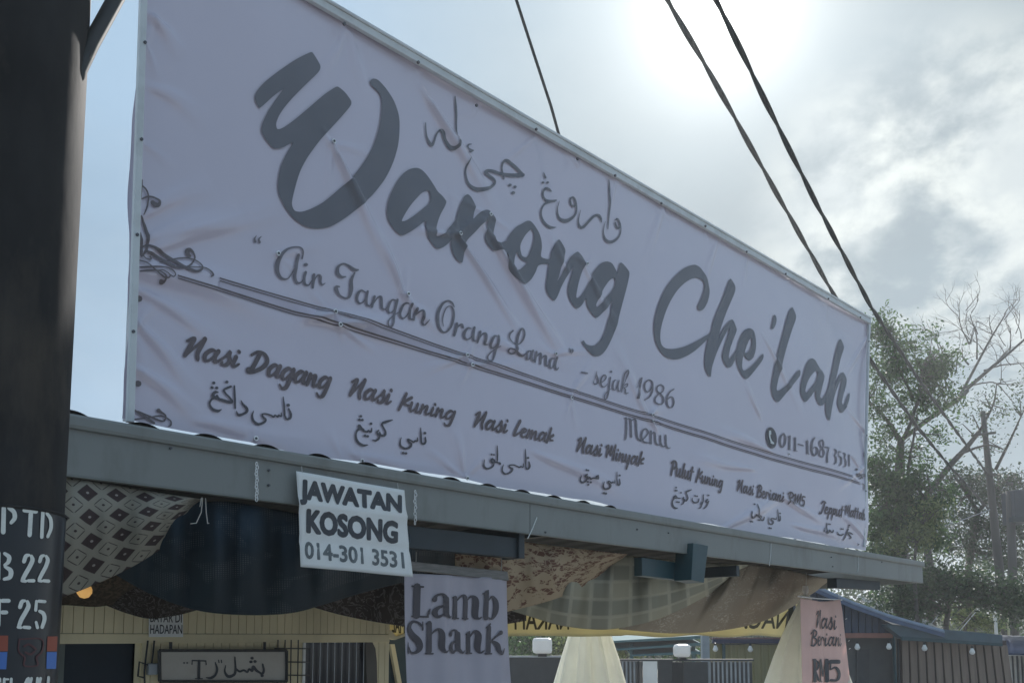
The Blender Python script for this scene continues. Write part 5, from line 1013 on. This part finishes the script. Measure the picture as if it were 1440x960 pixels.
strokes(SR, cr, [[(380,765,26),(380,940,26)],[(385,762,10),(412,790,20),(405,838,16),(386,850,8)],[(390,855,10),(412,930,24)],[(362,760,8),(390,758,10)],[(364,942,8),(395,942,8)],
 [(430,765,12),(432,940,10)],[(437,765,22),(462,895,22)],[(464,895,8),(490,772,8)],[(494,765,26),(497,940,28)],[(420,942,8),(445,942,8)],[(480,942,8),(512,942,8)],
 [(522,778,34),(588,778,34)],[(522,775,10),(517,842,12)],[(517,845,10),(558,828,20),(588,880,32),(568,932,20),(524,935,24)]], 'lettering', m_text, rb, off=.010)
f = MB(); f.tube([hit(1122,838,.43), hit(1150,841,.43), hit(1184,843,.43)], .006, 6); f.build('rod', m_eyelet, rb)
f = MB(); f.tube([hit(1133,838,.43), hit(1134,806,.43)], .003, 5); f.tube([hit(1180,842,.43), hit(1178,815,.43)], .003, 5); f.build('cord', m_rope, rb)
for y in (870, 901, 912):
    f = MB(); a_ = hit(1189+(y-870)*.12, y, .40); f.tube([a_, a_+D*.035+UP*.008], .003, 5); f.build('tie', m_eyelet, rb)

# ------------------------------------------------------------------ yard behind: fence, lamps, canopies, metal fence
YF = 15.0
m_fence = M('charcoal_fence', (0.045, 0.05, 0.055), rough=.5, var=.15)
fe = thing('panel_fence', hitY(800, 960, YF)*1.0, 'charcoal panel fence with a barred gate behind the parasols', 'fence'); 
def fbox(p, x0, x1, y0, y1, Y, dep=.05, z0=None):
    a = hitY(x0, y0, Y); b = hitY(x1, y1, Y); zb_ = b.z if z0 is None else z0
    p.box8([(a.x,Y,zb_),(b.x,Y,zb_),(b.x,Y+dep,zb_),(a.x,Y+dep,zb_),(a.x,Y,a.z),(b.x,Y,a.z),(b.x,Y+dep,a.z),(a.x,Y+dep,a.z)])
r = MB(); fbox(r, 690, 868, 924, 960, YF, .04, 0); r.build('panel', m_fence, fe)
r = MB(); fbox(r, 690, 868, 921.5, 923.8, YF-.02, .10); r.build('cap_rail', m_bar, fe)
r = MB(); fbox(r, 925, 946, 929, 960, YF, .04, 0); fbox(r, 961, 996, 930, 960, YF, .04, 0); r.build('panel', m_fence, fe)
r = MB(); fbox(r, 866, 1060, 926, 929, YF-.02, .08); r.build('cap_rail', m_fence, fe)
r = MB(); fbox(r, 904.5, 924.5, 929.2, 960, YF-.05, .05, 0); r.build('panel', m_white, fe)
r = MB(); fbox(r, 946, 961, 930, 960, YF-.01, .08, 0); r.build('post', m_black, fe)
for x in list(np.arange(870, 903, 5.5)) + list(np.arange(998, 1058, 6.0)):
    r = MB(); a_ = hitY(x, 928.5, YF+.02); r.tube([a_, Vector((a_.x, a_.y, .1))], .016, 6); r.build('bar', m_bar if int(x) % 3 else m_black, fe)
r = MB(); fbox(r, 868, 904, 929.2, 960, YF+.3, .03, 0); r.build('backing', m_fence, fe); r = MB(); fbox(r, 997, 1058, 930, 960, YF+.3, .03, 0); r.build('backing', m_fence, fe)
for x0, y0, x1, y1, lab in ((749, 898, 776, 920, 'white box-shaped fence lamp left of the middle parasol'), (948, 907, 970, 925, 'white box-shaped fence lamp right of the middle parasol')):
    a_ = hitY((x0+x1)/2, y1, YF+.03); th_ = thing('fence_lamp', a_, lab, 'lamp', 'white lamps on the fence top')
    w_ = (x1-x0)/2*YF/FOC; h_ = (y1-y0)*YF/FOC; r = MB(); r.box(a_+UP*(h_/2+.02), Vector((w_, 0, 0)), Vector((0, w_, 0)), UP*h_/2); r.build('shade', m_lampw, th_, bevel=.055)
    r = MB(); r.box(a_+UP*.0, Vector((w_*.45, 0, 0)), Vector((0, w_*.45, 0)), UP*.03); r.build('foot', m_black, th_)
m_tealroof = M('teal_roof_sheet', (0.06, 0.15, 0.17), rough=.85, var=.15, stretch=(1,1,6))
tc_ = thing('teal_canopy', Vector((hitY(930, 900, 22).x, 22, 0)), 'low teal metal canopy roof in the yard behind the fence', 'canopy')
r = MB()
for x0, y0, x1, y1, w in ((852, 901, 985, 893, 5), (868, 912, 985, 903, 4), (890, 920, 985, 915, 4)):
    a_, b_ = hitY(x0, y0, 22), hitY(x1, y1, 22); c_, d_ = hitY(x1, y1+w, 22), hitY(x0, y0+w*.5, 22); r.prism([d_, c_, b_, a_], (0, 2.6, .25))
r.build('roof', m_tealroof, tc_)
for x in (888, 975):
    r = MB(); a_ = hitY(x, 905, 22.3); r.tube([Vector((a_.x, a_.y, 0)), a_], .05, 8); r.build('post', m_tealroof, tc_)
pi_ = thing('concrete_pillar', Vector((hitY(993, 928, 16.4).x, 16.4, 0)), 'pale grey square pillar standing behind the right fence lamp', 'pillar')
r = MB(); fbox(r, 987, 999, 880, 960, 16.4, .15, 0); r.build('shaft', M('pillar_paint', (0.26, 0.30, 0.33), rough=.6), pi_, bevel=.01)
r = MB(); fbox(r, 985.5, 1000.5, 874, 880, 16.38, .19); r.build('cap', M('pillar_cap', (0.5, 0.5, 0.5)), pi_)
m_olive = M('olive_sheet', (0.23, 0.21, 0.10), rough=.45, var=.12, stretch=(3, 3, .3))
mf = thing('sheet_metal_fence', Vector((hitY(1050, 930, 18).x, 18, 0)), 'olive ribbed sheet-metal wall under a string of bulbs', 'metal wall')
r = MB(); x0 = hitY(985, 905, 18).x; x1 = hitY(1125, 905, 18).x; zt = hitY(1000, 904, 18).z; P = []; x = x0
while x < x1: P += [(x, 0), (x+.105, 0), (x+.115, -.03), (x+.14, -.03), (x+.15, 0)]; x += .155
r.grid([[(x_, 18+dy, 0), (x_, 18+dy, zt)] for x_, dy in P]); r.build('sheet', m_olive, mf, solid=.004)
r = MB(); fbox(r, 1003, 1115, 898, 904, 17.9, .12); r.build('top_rail', M('rail_navy', (0.03, 0.035, 0.075)), mf)
r = MB(); fbox(r, 1003, 1115, 895.8, 898, 17.9, .3); r.build('flashing', M('flash_maroon', (0.14, 0.075, 0.07)), mf)
r = MB(); fbox(r, 1016, 1020.5, 904, 930, 17.85, .06, 0); r.build('post', m_teal, mf)
def bulb(px, py, Y, label, sc=1.0):
    c = hitY(px, py, Y); th_ = thing('string_bulb', c, label, 'bulb', 'bulbs strung along the sheds')
    f = MB(); f.lathe(c, [(0,-.095*sc),(.03*sc,-.088*sc),(.05*sc,-.06*sc),(.052*sc,-.035*sc),(.035*sc,.0),(.022*sc,.035*sc)], 12); f.build('glass', m_lampw, th_, smooth=True)
    f = MB(); f.lathe(c, [(.024*sc,.03*sc),(.024*sc,.075*sc),(0,.08*sc)], 10); f.build('socket', m_black, th_)
bulb(1006, 909, 17.75, 'leftmost string bulb, hanging before the olive metal wall'); bulb(1055, 909.5, 17.75, 'string bulb on the olive metal wall nearest the cream parasol')
r = MB(); r.tube([hitY(x, 903.5+2*abs(math.sin((x-1006)/49*math.pi)), 17.75) for x in range(1003, 1118, 4)], .008, 5)
o = r.build('bulb_string', m_cable, None); single(o, hitY(1003, 903, 17.75), 'dark wire carrying bulbs along the olive metal wall', 'cable')

# ------------------------------------------------------------------ blue shed to the right
YS = 17.0
m_bluew = M('navy_boards', (0.030, 0.055, 0.10), rough=.5, var=.12, stretch=(4, 4, .4))
m_bluer = M('blue_roof_sheet', (0.17, 0.22, 0.30), rough=.35, var=.1)
m_brownp = M('brown_planks', (0.20, 0.155, 0.125), rough=.65, var=.2, scale=4, stretch=(4, 4, .3), dirt=(0.09, 0.045, 0.04), dirt_amt=.5)
m_dkpanel = M('grey_door_panel', (0.075, 0.08, 0.082), rough=.6, var=.1)
m_salmonb = M('salmon_beam', (0.26, 0.12, 0.095), rough=.7, var=.15)
sd = thing('blue_shed', Vector((hitY(1280, 900, YS).x, YS, 0)), 'shed with a blue gable roof and brown plank wall at the right', 'shed')
G = [(1140,822),(1185,842),(1232,864),(1256,872),(1256,892),(1140,892)]
r = MB(); n_b = 12
for k in range(n_b):
    xa, xb = 1140+k*116/n_b, 1140+(k+1)*116/n_b-1.2; ya, yb_ = np.interp([xa, xb], [1140,1185,1232,1256],[824,844,866,878])
    r.prism([hitY(xa,892,YS), hitY(xb,892,YS), hitY(xb,yb_,YS), hitY(xa,ya,YS)], (0, .06, 0))
r.prism([hitY(1140,892,YS+.07), hitY(1258,892,YS+.07), hitY(1256,878,YS+.07), hitY(1140,824,YS+.07)], (0,.03,0)); r.build('gable_wall', m_bluew, sd)
r = MB(); rk = [(1120,812),(1153,827.5),(1200,848),(1250,866),(1328,888)]; P = []
for x, y in rk:
    a_ = hitY(x, y, YS-.35); P.append([a_-UP*.02, a_, a_+Vector((0,.02,.03)), a_+Vector((0,2.2,.06)), a_+Vector((0,4.5,.06))])
r.grid(P); r.build('roof', m_bluer, sd, solid=.03)
r = MB(); rr_ = [hitY(x, y+1.5, YS-.34) for x, y in rk]; ll_ = [hitY(x, y+7.5, YS-.34) for x, y in rk]
r.grid([[p, q_] for p, q_ in zip(ll_, rr_)]); r.build('barge_board', M('barge_blue', (0.065, 0.10, 0.18), rough=.4), sd, solid=.025)
P = []                                                 # corrugated edge peeping over on the far slope
for k in range(60):
    x = 1230+k*1.55; y = 855+ (x-1230)*.335; a_ = hitY(x, y, YS+4.2); P.append([a_+UP*(.05*math.sin(k*1.57)), a_+Vector((0,1.0,.32+.05*math.sin(k*1.57)))])
r = MB(); r.grid(P); r.build('rear_roof', M('pale_sheet', (0.28, 0.29, 0.28), rough=.5), sd, solid=.01)
r = MB(); fbox(r, 1188, 1257, 889.5, 896.5, YS-.05, .12); r.build('beam', m_salmonb, sd)
r = MB(); fbox(r, 1190, 1257, 896.5, 960, YS+.3, .04, 0); r.build('door_panel', m_dkpanel, sd)
r = MB(); r.prism([hitY(1204,960,YS+.29), hitY(1222,960,YS+.29), hitY(1222,912,YS+.29), hitY(1204,912,YS+.29)], (0,-.02,0)); r.build('inner_frame', M('frame_slate', (0.05,0.055,0.06)), sd)
r = MB(); pts = [(1246,876.5),(1410,892),(1410,905),(1268,897),(1258,889),(1246,879)]; r.prism([hitY(x,y,YS-.28) for x, y in pts[::-1]], (0,.22,0)); r.build('eave_gutter', M('gutter_slate', (0.055,0.095,0.12), rough=.4), sd, bevel=.01)
r = MB(); r.prism([hitY(1268,899.5,YS-.30), hitY(1410,908,YS-.30), hitY(1410,904,YS-.30), hitY(1268,894,YS-.30)], (0,.05,0)); r.build('gutter_lip', m_teal, sd)
r = MB(); k = 0; x = 1268.0
while x < 1410:
    w_ = 11.6; lean = (x-1230)*.045; zt_ = 898+(x-1268)*.062
    r.prism([hitY(x+lean,965,YS), hitY(x+w_-2.4+lean,965,YS), hitY(x+w_-2.4,zt_,YS), hitY(x,zt_,YS)], (0,.03,0)); x += w_
r.build('plank_wall', m_brownp, sd)
r = MB(); r.prism([hitY(1262,965,YS+.05), hitY(1420,965,YS+.05), hitY(1415,900,YS+.05), hitY(1262,896,YS+.05)], (0,.02,0)); r.build('wall_backing', M('backing_maroon', (0.045,0.03,0.03)), sd)
r = MB(); fbox(r, 1257, 1262, 893, 960, YS-.1, .1, 0); r.build('post', m_teal, sd, bevel=.008)
r = MB(); fbox(r, 1262, 1266, 893, 960, YS-.02, .06, 0); r.build('post', m_darksteel, sd)
for x, y, lb_ in ((1205.5, 906.5, 'string bulb hanging in front of the grey door of the blue shed'), (1250, 906, 'string bulb beside the teal post of the blue shed'), (1300, 908, 'string bulb under the left part of the plank-wall gutter'), (1367, 913, 'string bulb under the right part of the plank-wall gutter')): bulb(x, y, YS-.35, lb_, .95)
fr = thing('striped_shed', Vector((hitY(1430, 930, 19).x, 19, 0)), 'pale striped shed with a dark blue roof edge cut by the right border', 'shed')
r = MB(); P = []
for k in range(9):
    a_ = hitY(1418, 895, 18.6); y_ = k/8; P.append([a_+Vector((-.02, .0+1.2*y_, -.35+.38*math.sin(y_*math.pi*.5))), a_+Vector((3, 1.2*y_, -.42+.38*math.sin(y_*math.pi*.5)))])
r.grid(P); r.build('roof', M('navy_roof', (0.03,0.05,0.11), rough=.35), fr, solid=.04)
r = MB(); x = 1420
while x < 1500: fbox(r, x, x+4.6, 921, 965, 19, .04, 0); x += 6.4
r.build('wall', M('pale_planks', (0.42,0.40,0.37), var=.15), fr)
r = MB(); fbox(r, 1420, 1500, 921, 965, 19.1, .04, 0); r.build('wall_backing', m_dkpanel, fr)
r = MB(); 
for k in range(12): a_ = hitY(1419+k*5, 918, 18.9); r.box(a_, Vector((.035,0,0)), Vector((0,.03,0)), UP*.05)
r.build('eave_trim', m_white, fr)

# ------------------------------------------------------------------ trees
def px3(px, py, Y): return hitY(px, py, Y)
def limb(mb, pts, Y, w0, w1, jit=.0, dep=0.0, seg=7):
    A = catmull([(x, y, 1) for x, y in pts], 6)[:, :2]; n = len(A); out = []
    for i, (x, y) in enumerate(A): p = px3(x, y, Y); p.y += dep*math.sin(i/n*2.2) ; out.append(p + Vector((random.uniform(-jit,jit),)*3))
    rr = [ (w0+(w1-w0)*i/(n-1))*Y/FOC/2 for i in range(n)]; mb.tube(out, rr, seg); return out
def twigs(mb, p, d, L, r, depth, spread=.55):
    pts = [p]; dd = d.normalized(); seg = 4
    for i in range(seg):
        dd = (dd + Vector((random.gauss(0,.16), random.gauss(0,.16), random.gauss(.02,.14)))).normalized(); pts.append(pts[-1]+dd*L/seg)
    mb.tube(pts, [r*(1-.6*i/seg) for i in range(seg+1)], 4 if depth < 2 else 5, cap=False)
    if depth > 0:
        for k in range(random.choice((2, 3, 3))):
            i = random.choice((2, 3, 4)); nd = (dd + Vector((random.gauss(0,spread), random.gauss(0,spread*.7), random.gauss(.1,spread)))).normalized()
            twigs(mb, pts[i], nd, L*random.uniform(.55,.8), r*.55, depth-1, spread)
def leafcloud(blobs, Y, size, dens=1.0, clump=.35, droop=0.0):
    mb_v, mb_f = [], []; cents = []
    for (px, py, rx, ry, n) in blobs:
        c = px3(px, py, Y); RX, RZ = rx*Y/FOC, ry*Y/FOC; RY = (RX+RZ)*.55
        ncl = max(6, int(n/26)); 
        for k in range(ncl):
            v = Vector((random.gauss(0,1), random.gauss(0,1), random.gauss(0,1))).normalized()*(random.random()**.42)
            cc = c + Vector((v.x*RX, v.y*RY, v.z*RZ)); cents.append(cc); cl_ = clump*random.uniform(.6,1.25)
            for m_ in range(int(26*dens*random.uniform(.4,1.6))):
                o_ = cc + Vector((random.gauss(0,cl_*.5), random.gauss(0,cl_*.5), random.gauss(0,cl_*.36)))
                s_ = size*random.uniform(.6,1.35); nrm = Vector((random.gauss(0,.7), random.gauss(0,.7)-.2, random.gauss(.5,.6))).normalized()
                t_ = nrm.orthogonal().normalized(); t_ = (Matrix.Rotation(random.uniform(0,6.28), 3, nrm) @ t_); b_ = nrm.cross(t_)*s_*.48; t_ = t_*s_; t_.z -= droop*s_
                i0 = len(mb_v); mb_v += [o_-t_*.5, o_-b_*.5+t_*.05+nrm*s_*.06, o_+t_*.55, o_+b_*.5+t_*.05+nrm*s_*.06]; mb_f.append((i0,i0+1,i0+2,i0+3))
    m_ = MB(); m_.v = mb_v; m_.f = mb_f; return m_, cents
def tree(label, Y, limbs, blobs, size, lm, bm_=m_bark, base=None, clump=.35, dens=1.0, twig=None, name='tree', conn=True):
    b0 = base or limbs[0][0][0]; p = px3(b0[0], b0[1], Y); root = Vector((p.x, Y, 0)); th_ = thing(name, root, label, 'tree', None)
    mb = MB(); ends = []
    first = px3(*limbs[0][0][0], Y); mb.tube([root, root*.5+first*.5+Vector((.05,0,0)), first], [limbs[0][1]*1.5*Y/FOC/2, limbs[0][1]*1.2*Y/FOC/2, limbs[0][1]*Y/FOC/2], 9)
    for pts, w0, w1 in limbs:
        o_ = limb(mb, pts, Y, w0, w1, .01, random.uniform(-.5,.5) if pts is not limbs[0][0] else 0); ends += o_[len(o_)//3:]
    if blobs:
        lv, cents = leafcloud(blobs, Y, size, dens, clump)
        if conn:
            for cc in cents[::2]:
                e = min(ends, key=lambda q: (q-cc).length); mid = (e+cc)*.5 + Vector((random.gauss(0,.1), random.gauss(0,.1), random.gauss(.1,.1))); mb.tube([e, mid, cc], [.02, .012, .005], 4, cap=False)
    if twig:
        for pts in limbs:
            pass
        for (x, y, dx, dy, L, r, dpt) in twig: twigs(mb, px3(x, y, Y), Vector((dx, random.uniform(-.3,.3), -dy)), L, r, dpt)
    mb.build('trunk', bm_, th_, smooth=True)
    if blobs: lv.build('crown', lm, th_)
    return th_
random.seed(21)
# slender tree just right of the banner, open crown against the sky
tree('tall open-crowned tree right of the banner edge with sky between its leaves', 21, [([(1262,730),(1263,690),(1264,650),(1267,620)],12,10), ([(1267,620),(1252,590),(1240,572),(1225,560)],7,3), ([(1267,622),(1275,600),(1285,560),(1290,520)],7,2), ([(1285,560),(1262,520),(1250,470)],4,1.5), ([(1278,700),(1272,660),(1276,620),(1282,585)],5,2)],
  [(1240,462,20,26,420),(1262,480,26,30,520),(1300,515,34,26,560),(1318,545,26,20,300),(1250,530,28,30,520),(1290,560,30,22,420),(1238,580,16,18,200),(1275,590,18,14,140),(1336,500,14,14,120),(1245,505,26,50,700),(1300,540,40,34,700),(1240,610,18,16,160),(1312,575,18,14,200),(1328,520,22,26,260),(1285,490,40,30,420),(1245,630,24,22,420),(1290,640,26,20,300),(1318,610,18,20,200),(1340,560,16,22,160),(1230,560,10,40,300)], .085, m_leaf_mid, clump=.34, dens=1.7)
# bare tree
bt = [([(1222,760),(1250,715),(1290,690),(1325,668)],11,10), ([(1268,618),(1300,592),(1335,568),(1352,553)],7,7), ([(1352,553),(1385,523),(1415,497),(1446,470)],6,2.5), ([(1350,556),(1368,520),(1390,478),(1412,442)],5,1.6), ([(1384,521),(1410,512),(1446,508)],3,1.2), ([(1352,545),(1400,533),(1420,538),(1436,560)],2.4,1), ([(1362,512),(1363,484)],3,1.4), ([(1340,560),(1338,535),(1330,505),(1320,490)],2.6,1), ([(1374,505),(1375,470),(1366,440)],2.6,.9)]
bt[0] = ([(1268,700),(1268,655),(1268,618)],9,8)
tw = [(1363,484,-.4,-1,1.6,.03,3),(1363,484,.3,-1,1.3,.025,3),(1412,442,.6,-.6,1.0,.02,2),(1395,470,.1,-1,1.1,.022,2),(1390,520,.6,-.7,1.3,.025,3),(1420,494,.2,-1,1.3,.025,3),(1330,505,-.6,-.8,1.5,.025,3),(1320,490,-.5,-.8,1.1,.02,3),(1375,470,-.3,-1,1.1,.02,3),(1366,440,.4,-.7,.8,.015,2),(1405,533,.7,.3,1.0,.015,2),(1385,495,-.5,-.8,1.0,.02,3),(1345,520,-.2,-1,1.2,.02,3),(1436,476,.1,-1,1.2,.02,2),(1430,508,.5,.6,.8,.014,2)]
tw = [(x, y, dx, dy, L_*.52, r_*.75, d_) for x, y, dx, dy, L_, r_, d_ in tw] + [(x+random.uniform(-14,14), y+random.uniform(-8,12), random.uniform(-.8,.8), -random.uniform(.4,1), random.uniform(.4,.7), .013, 3) for x, y, *_ in tw]
tree('bare tree with pale forked twigs against the grey sky', 23, bt, [], .1, m_leaf_mid, m_barkpale, base=(1268,700), twig=tw)
tree('leaning bare-trunked tree crossing behind the overhead cables', 24, [([(1300,700),(1335,655),(1358,630),(1378,605)],10,6), ([(1378,605),(1395,570),(1400,540)],4,1.5), ([(1345,640),(1375,630),(1400,635)],4,2), ([(1400,660),(1420,620),(1436,585)],5,2)],
  [(1380,560,26,30,260),(1410,575,28,34,320),(1432,560,22,34,240),(1370,600,24,22,180),(1395,620,30,24,200)], .085, m_leaf_grey, clump=.5, dens=.75, base=(1300,700))
tree('dense green tree low beside the banner with a sunlit yellow-green flank', 20, [([(1258,790),(1260,760),(1262,735)],12,10), ([(1262,735),(1245,700),(1238,670)],7,3), ([(1262,735),(1285,710),(1305,690)],7,3)],
  [(1240,680,22,26,900),(1265,690,30,24,1100),(1240,730,24,34,1200),(1275,735,30,30,1200),(1300,720,20,26,600),(1250,775,30,22,800),(1328,700,14,20,380),(1226,650,10,18,320),(1312,762,18,20,420),(1290,668,22,14,360)], .095, m_leaf_mid, clump=.34, dens=1.7)
tree('lighter leaves painting the sunlit yellow-green flank of the dense tree', 19.2, [([(1285,800),(1288,770),(1296,740)],5,3)], [(1306,716,14,18,420),(1288,755,18,18,420),(1300,738,12,14,260),(1262,762,16,12,240)], .09, m_leaf_light, clump=.3, dens=1.3)  # sunlight on the dense tree's flank, put in as lighter leaves
tree('dark broad tree behind the leaning utility poles', 27, [([(1362,800),(1368,760),(1375,720)],10,8), ([(1375,720),(1350,690),(1335,672)],6,3), ([(1375,720),(1400,690),(1420,670)],6,3), ([(1312,805),(1305,780),(1300,765)],6,4)],
  [(1345,680,26,22,900),(1385,690,36,30,1300),(1425,690,30,34,1200),(1350,735,34,26,1100),(1400,745,38,28,1300),(1330,760,22,16,500),(1440,750,24,40,900),(1415,790,34,20,800),(1370,775,30,16,500)], .10, m_leaf_dark, clump=.45, dens=1.35)
tree('grey-green feathery tree rising over the blue shed roof', 19.6, [([(1330,880),(1335,850),(1340,820)],8,5)],
  [(1265,838,36,22,900),(1310,820,44,24,1400),(1360,822,40,26,1200),(1405,840,34,28,1100),(1290,860,34,18,700),(1436,850,20,40,700)], .095, m_leaf_grey, clump=.42, dens=1.6)
tree('low yellow-green bush behind the shed roof ridge', 23, [([(1355,900),(1358,880),(1362,868)],5,3)], [(1350,862,26,14,700),(1375,872,22,14,600),(1395,880,16,12,300)], .09, m_leaf_light, clump=.3, dens=1.3)
for k, (x, y, rx, ry, lab, lm_) in enumerate(((745, 905, 34, 22, 'green bushy tree behind the fence beside the lilac banner', m_leaf_mid), (800, 912, 30, 20, 'pale leafy bush behind the fence left of the middle parasol', m_leaf_light), (880, 905, 26, 24, 'light green bush behind the fence right of the middle parasol', m_leaf_light), (955, 905, 34, 24, 'dark green bush below the teal canopy', m_leaf_mid))):
    tree(lab, 24, [([(x,945),(x+1,925),(x,908)],5,3)], [(x,y,rx,ry,900),(x-rx*.4,y-8,rx*.5,ry*.5,300),(x+rx*.4,y-4,rx*.5,ry*.6,300)], .13, lm_, clump=.35, conn=False, name='bush')

g = MB(); X = np.linspace(-60, 110, 120); rid = [2.6+.9*math.sin(x*.21)+.5*math.sin(x*.77+1)+.3*math.sin(x*2.3) for x in X]
g.grid([[(x, 64, -.5), (x, 66, h*.7), (x, 70, h), (x, 90, h*.9), (x, 120, -.5)] for x, h in zip(X, rid)])
tag(g.build('hills', M('far_scrub', (0.05, 0.065, 0.04), rough=.95, var=.5, scale=1.5, bump=.6, bscale=4), smooth=True), kind='structure')
# a far wood closing the view
lv, _c = leafcloud([(x, 905-18*math.sin(x*.013)**2-(60 if x > 1180 else 0), 60, 34+(50 if x > 1180 else 0), 1900) for x in range(560, 1500, 52)], 42, .22, 1.0, .9)
fw = lv.build('far_wood', m_leaf_grey, None); tag(fw, kind='stuff')

# ------------------------------------------------------------------ roadside poles and cables
up1 = thing('leaning_pole', Vector((hitY(1402, 900, 24).x+.05, 24, 0)), 'tall leaning wooden pole with small crossarms where the cables meet', 'utility pole')
r = MB(); r.tube([Vector((hitY(1424, 960, 24).x, 24, 0)), hitY(1414, 880, 24), hitY(1404, 790, 24), hitY(1390, 655, 24), hitY(1382, 578, 24)], [.13,.125,.115,.085,.06], 10); r.build('shaft', m_wood, up1, smooth=True)
for x0, y0, x1, y1 in ((1366, 612, 1400, 608), (1384, 664, 1400, 668)):
    r = MB(); r.tube([hitY(x0,y0,23.85), hitY(x1,y1,23.85)], .035, 6); r.build('crossarm', m_wood, up1)
up2 = thing('upright_pole', Vector((hitY(1423, 900, 25.5).x, 25.5, 0)), 'dark upright wooden pole behind the leaning one', 'utility pole')
r = MB(); a_ = hitY(1420, 690, 25.5); r.tube([Vector((hitY(1427, 960, 25.5).x, 25.5, 0)), hitY(1425, 830, 25.5), a_], [.13,.12,.11], 10); r.build('shaft', m_wood, up2, smooth=True)
r = MB(); r.tube([hitY(1416,680,25.4), hitY(1424,680,25.4)], .05, 6); r.build('crossarm', m_wood, up2)
tf = thing('transformer_box', hitY(1436, 735, 25), 'dark blue equipment box by the upright pole at the right border', 'box')
r = MB(); fbox(r, 1426, 1450, 688, 734, 25.2, .7); r.build('case', M('box_slate', (0.03,0.04,0.055)), tf, bevel=.02)
r = MB(); fbox(r, 1424, 1452, 726, 733, 25.0, .2); r.build('shelf', m_darksteel, tf)
wp = thing('marker_post', Vector((hitY(1401, 900, 22).x, 22, 0)), 'thin white post leaning beside the wooden poles', 'post')
r = MB(); r.tube([Vector((hitY(1406, 950, 22).x, 22, 0)), hitY(1400, 874, 22), hitY(1390.5, 800, 22)], [.04,.04,.05], 7); r.build('shaft', m_white, wp)
wp = thing('marker_post', Vector((hitY(1421, 900, 22.5).x, 22.5, 0)), 'thin yellowish post between the two wooden poles', 'post')
r = MB(); r.tube([Vector((hitY(1423, 950, 22.5).x, 22.5, 0)), hitY(1418, 878, 22.5), hitY(1413, 842, 22.5)], .03, 7); r.build('shaft', M('post_yellow', (0.5,0.48,0.32)), wp)
def wire(pts, rad, label, grp=None, mat=m_cable, name='guy_wire'):
    r = MB(); r.tube(pts, rad*.55, 5); o = r.build(name, mat, None); return single(o, pts[0], label, 'cable', grp)
wire([hitY(1390, 808, 22), hitY(1360, 842, 21.5), hitY(1326, 882, 21)], .028, 'black guy wire from the top of the white post to the shed roof')
wire([hitY(1392, 838, 22), hitY(1366, 862, 21.5), hitY(1346, 884, 21)], .022, 'lower black guy wire from the white post')
wire([hitY(1395, 834, 22), hitY(1372, 860, 21.6), hitY(1350, 886, 21)], .020, 'pale grey guy wire beside the lower black one', None, m_bar)
wire([hitY(1361, 810, 22), hitY(1338, 842, 21.5), hitY(1310, 876, 21)], .022, 'pale grey guy wire ending at the shed roof edge, leftmost of them', None, m_bar)
wire([hitY(1296, 748, 23), hitY(1350, 732, 23.5), hitY(1392, 716, 23.9)], .022, 'pale slack wire running into the trees from the leaning pole', None, m_bar)
def twisted(ctrl, r0, label, turns=1.3):
    # ctrl: (px, py, Y); a messenger cable with a second strand wound round it
    A = []
    for i in range(len(ctrl)-1):
        for k in np.linspace(0, 1, 60, endpoint=False):
            a_, b_ = ctrl[i], ctrl[i+1]; px = a_[0]+(b_[0]-a_[0])*k; py = a_[1]+(b_[1]-a_[1])*k; Y = 1/((1-k)/a_[2]+k/b_[2]); A.append((px, py, Y))
    A.append(ctrl[-1]); pts = [hitY(*q) for q in A]
    th_ = thing('twisted_cable', pts[len(pts)//2], label, 'cable', 'twisted overhead cables')
    L = np.r_[0, np.cumsum([(pts[i+1]-pts[i]).length for i in range(len(pts)-1)])]
    for ph in (0, math.pi):
        o_ = []
        for i, p in enumerate(pts):
            d = (pts[min(i+1, len(pts)-1)]-pts[max(i-1, 0)]).normalized(); u_ = d.orthogonal().normalized(); w_ = d.cross(u_); a_ = L[i]*turns*2*math.pi/2.2+ph
            o_.append(p + (u_*math.cos(a_)+w_*math.sin(a_))*r0*.75)
        r = MB(); r.tube(o_, [r0*(1+.12*math.sin(l_*3+ph)) for l_ in L], 8); r.build('strand', m_cable, th_, smooth=True)
twisted([(910,-45,8.6),(938,0,8.9),(1000,106,9.8),(1090,268,11.2),(1180,428,13.2),(1225,508,14.3),(1290,600,17.5),(1335,655,20),(1390,715,23.85)], .0195, 'left one of the two twisted overhead cables, passing behind the banner end')
twisted([(985,-40,8.3),(1022,30,8.8),(1080,150,9.8),(1150,290,11.2),(1225,432,13.3),(1290,530,16.5),(1340,600,19.5),(1388,665,23.85)], .0195, 'right one of the two twisted overhead cables, passing the banner corner')
r = MB(); ctrl = [(715,-35),(726,0),(752,80),(775,150),(788,197),(800,250)]
r.tube([hit(x, y, .5) for x, y in ctrl], .011, 6); o = r.build('rope', m_cable, None); single(o, hit(788,197,.5), 'thin dark rope coming down behind the top of the banner', 'rope')

# ------------------------------------------------------------------ hazy morning air
hz = MB(); hz.box(Vector((0, 0, 7)), Vector((620, 0, 0)), Vector((0, 620, 0)), Vector((0, 0, 8)))
m_haze = bpy.data.materials.new('haze_air'); m_haze.use_nodes = True; nt = m_haze.node_tree; nt.nodes.clear()
o_ = nt.nodes.new('ShaderNodeOutputMaterial'); v_ = nt.nodes.new('ShaderNodeVolumePrincipled'); v_.inputs['Color'].default_value = (.93, .96, 1, 1); v_.inputs['Density'].default_value = 0.0023; v_.inputs['Anisotropy'].default_value = 0.45
nt.links.new(v_.outputs[0], o_.inputs['Volume'])
tag(hz.build('haze', m_haze), kind='stuff')
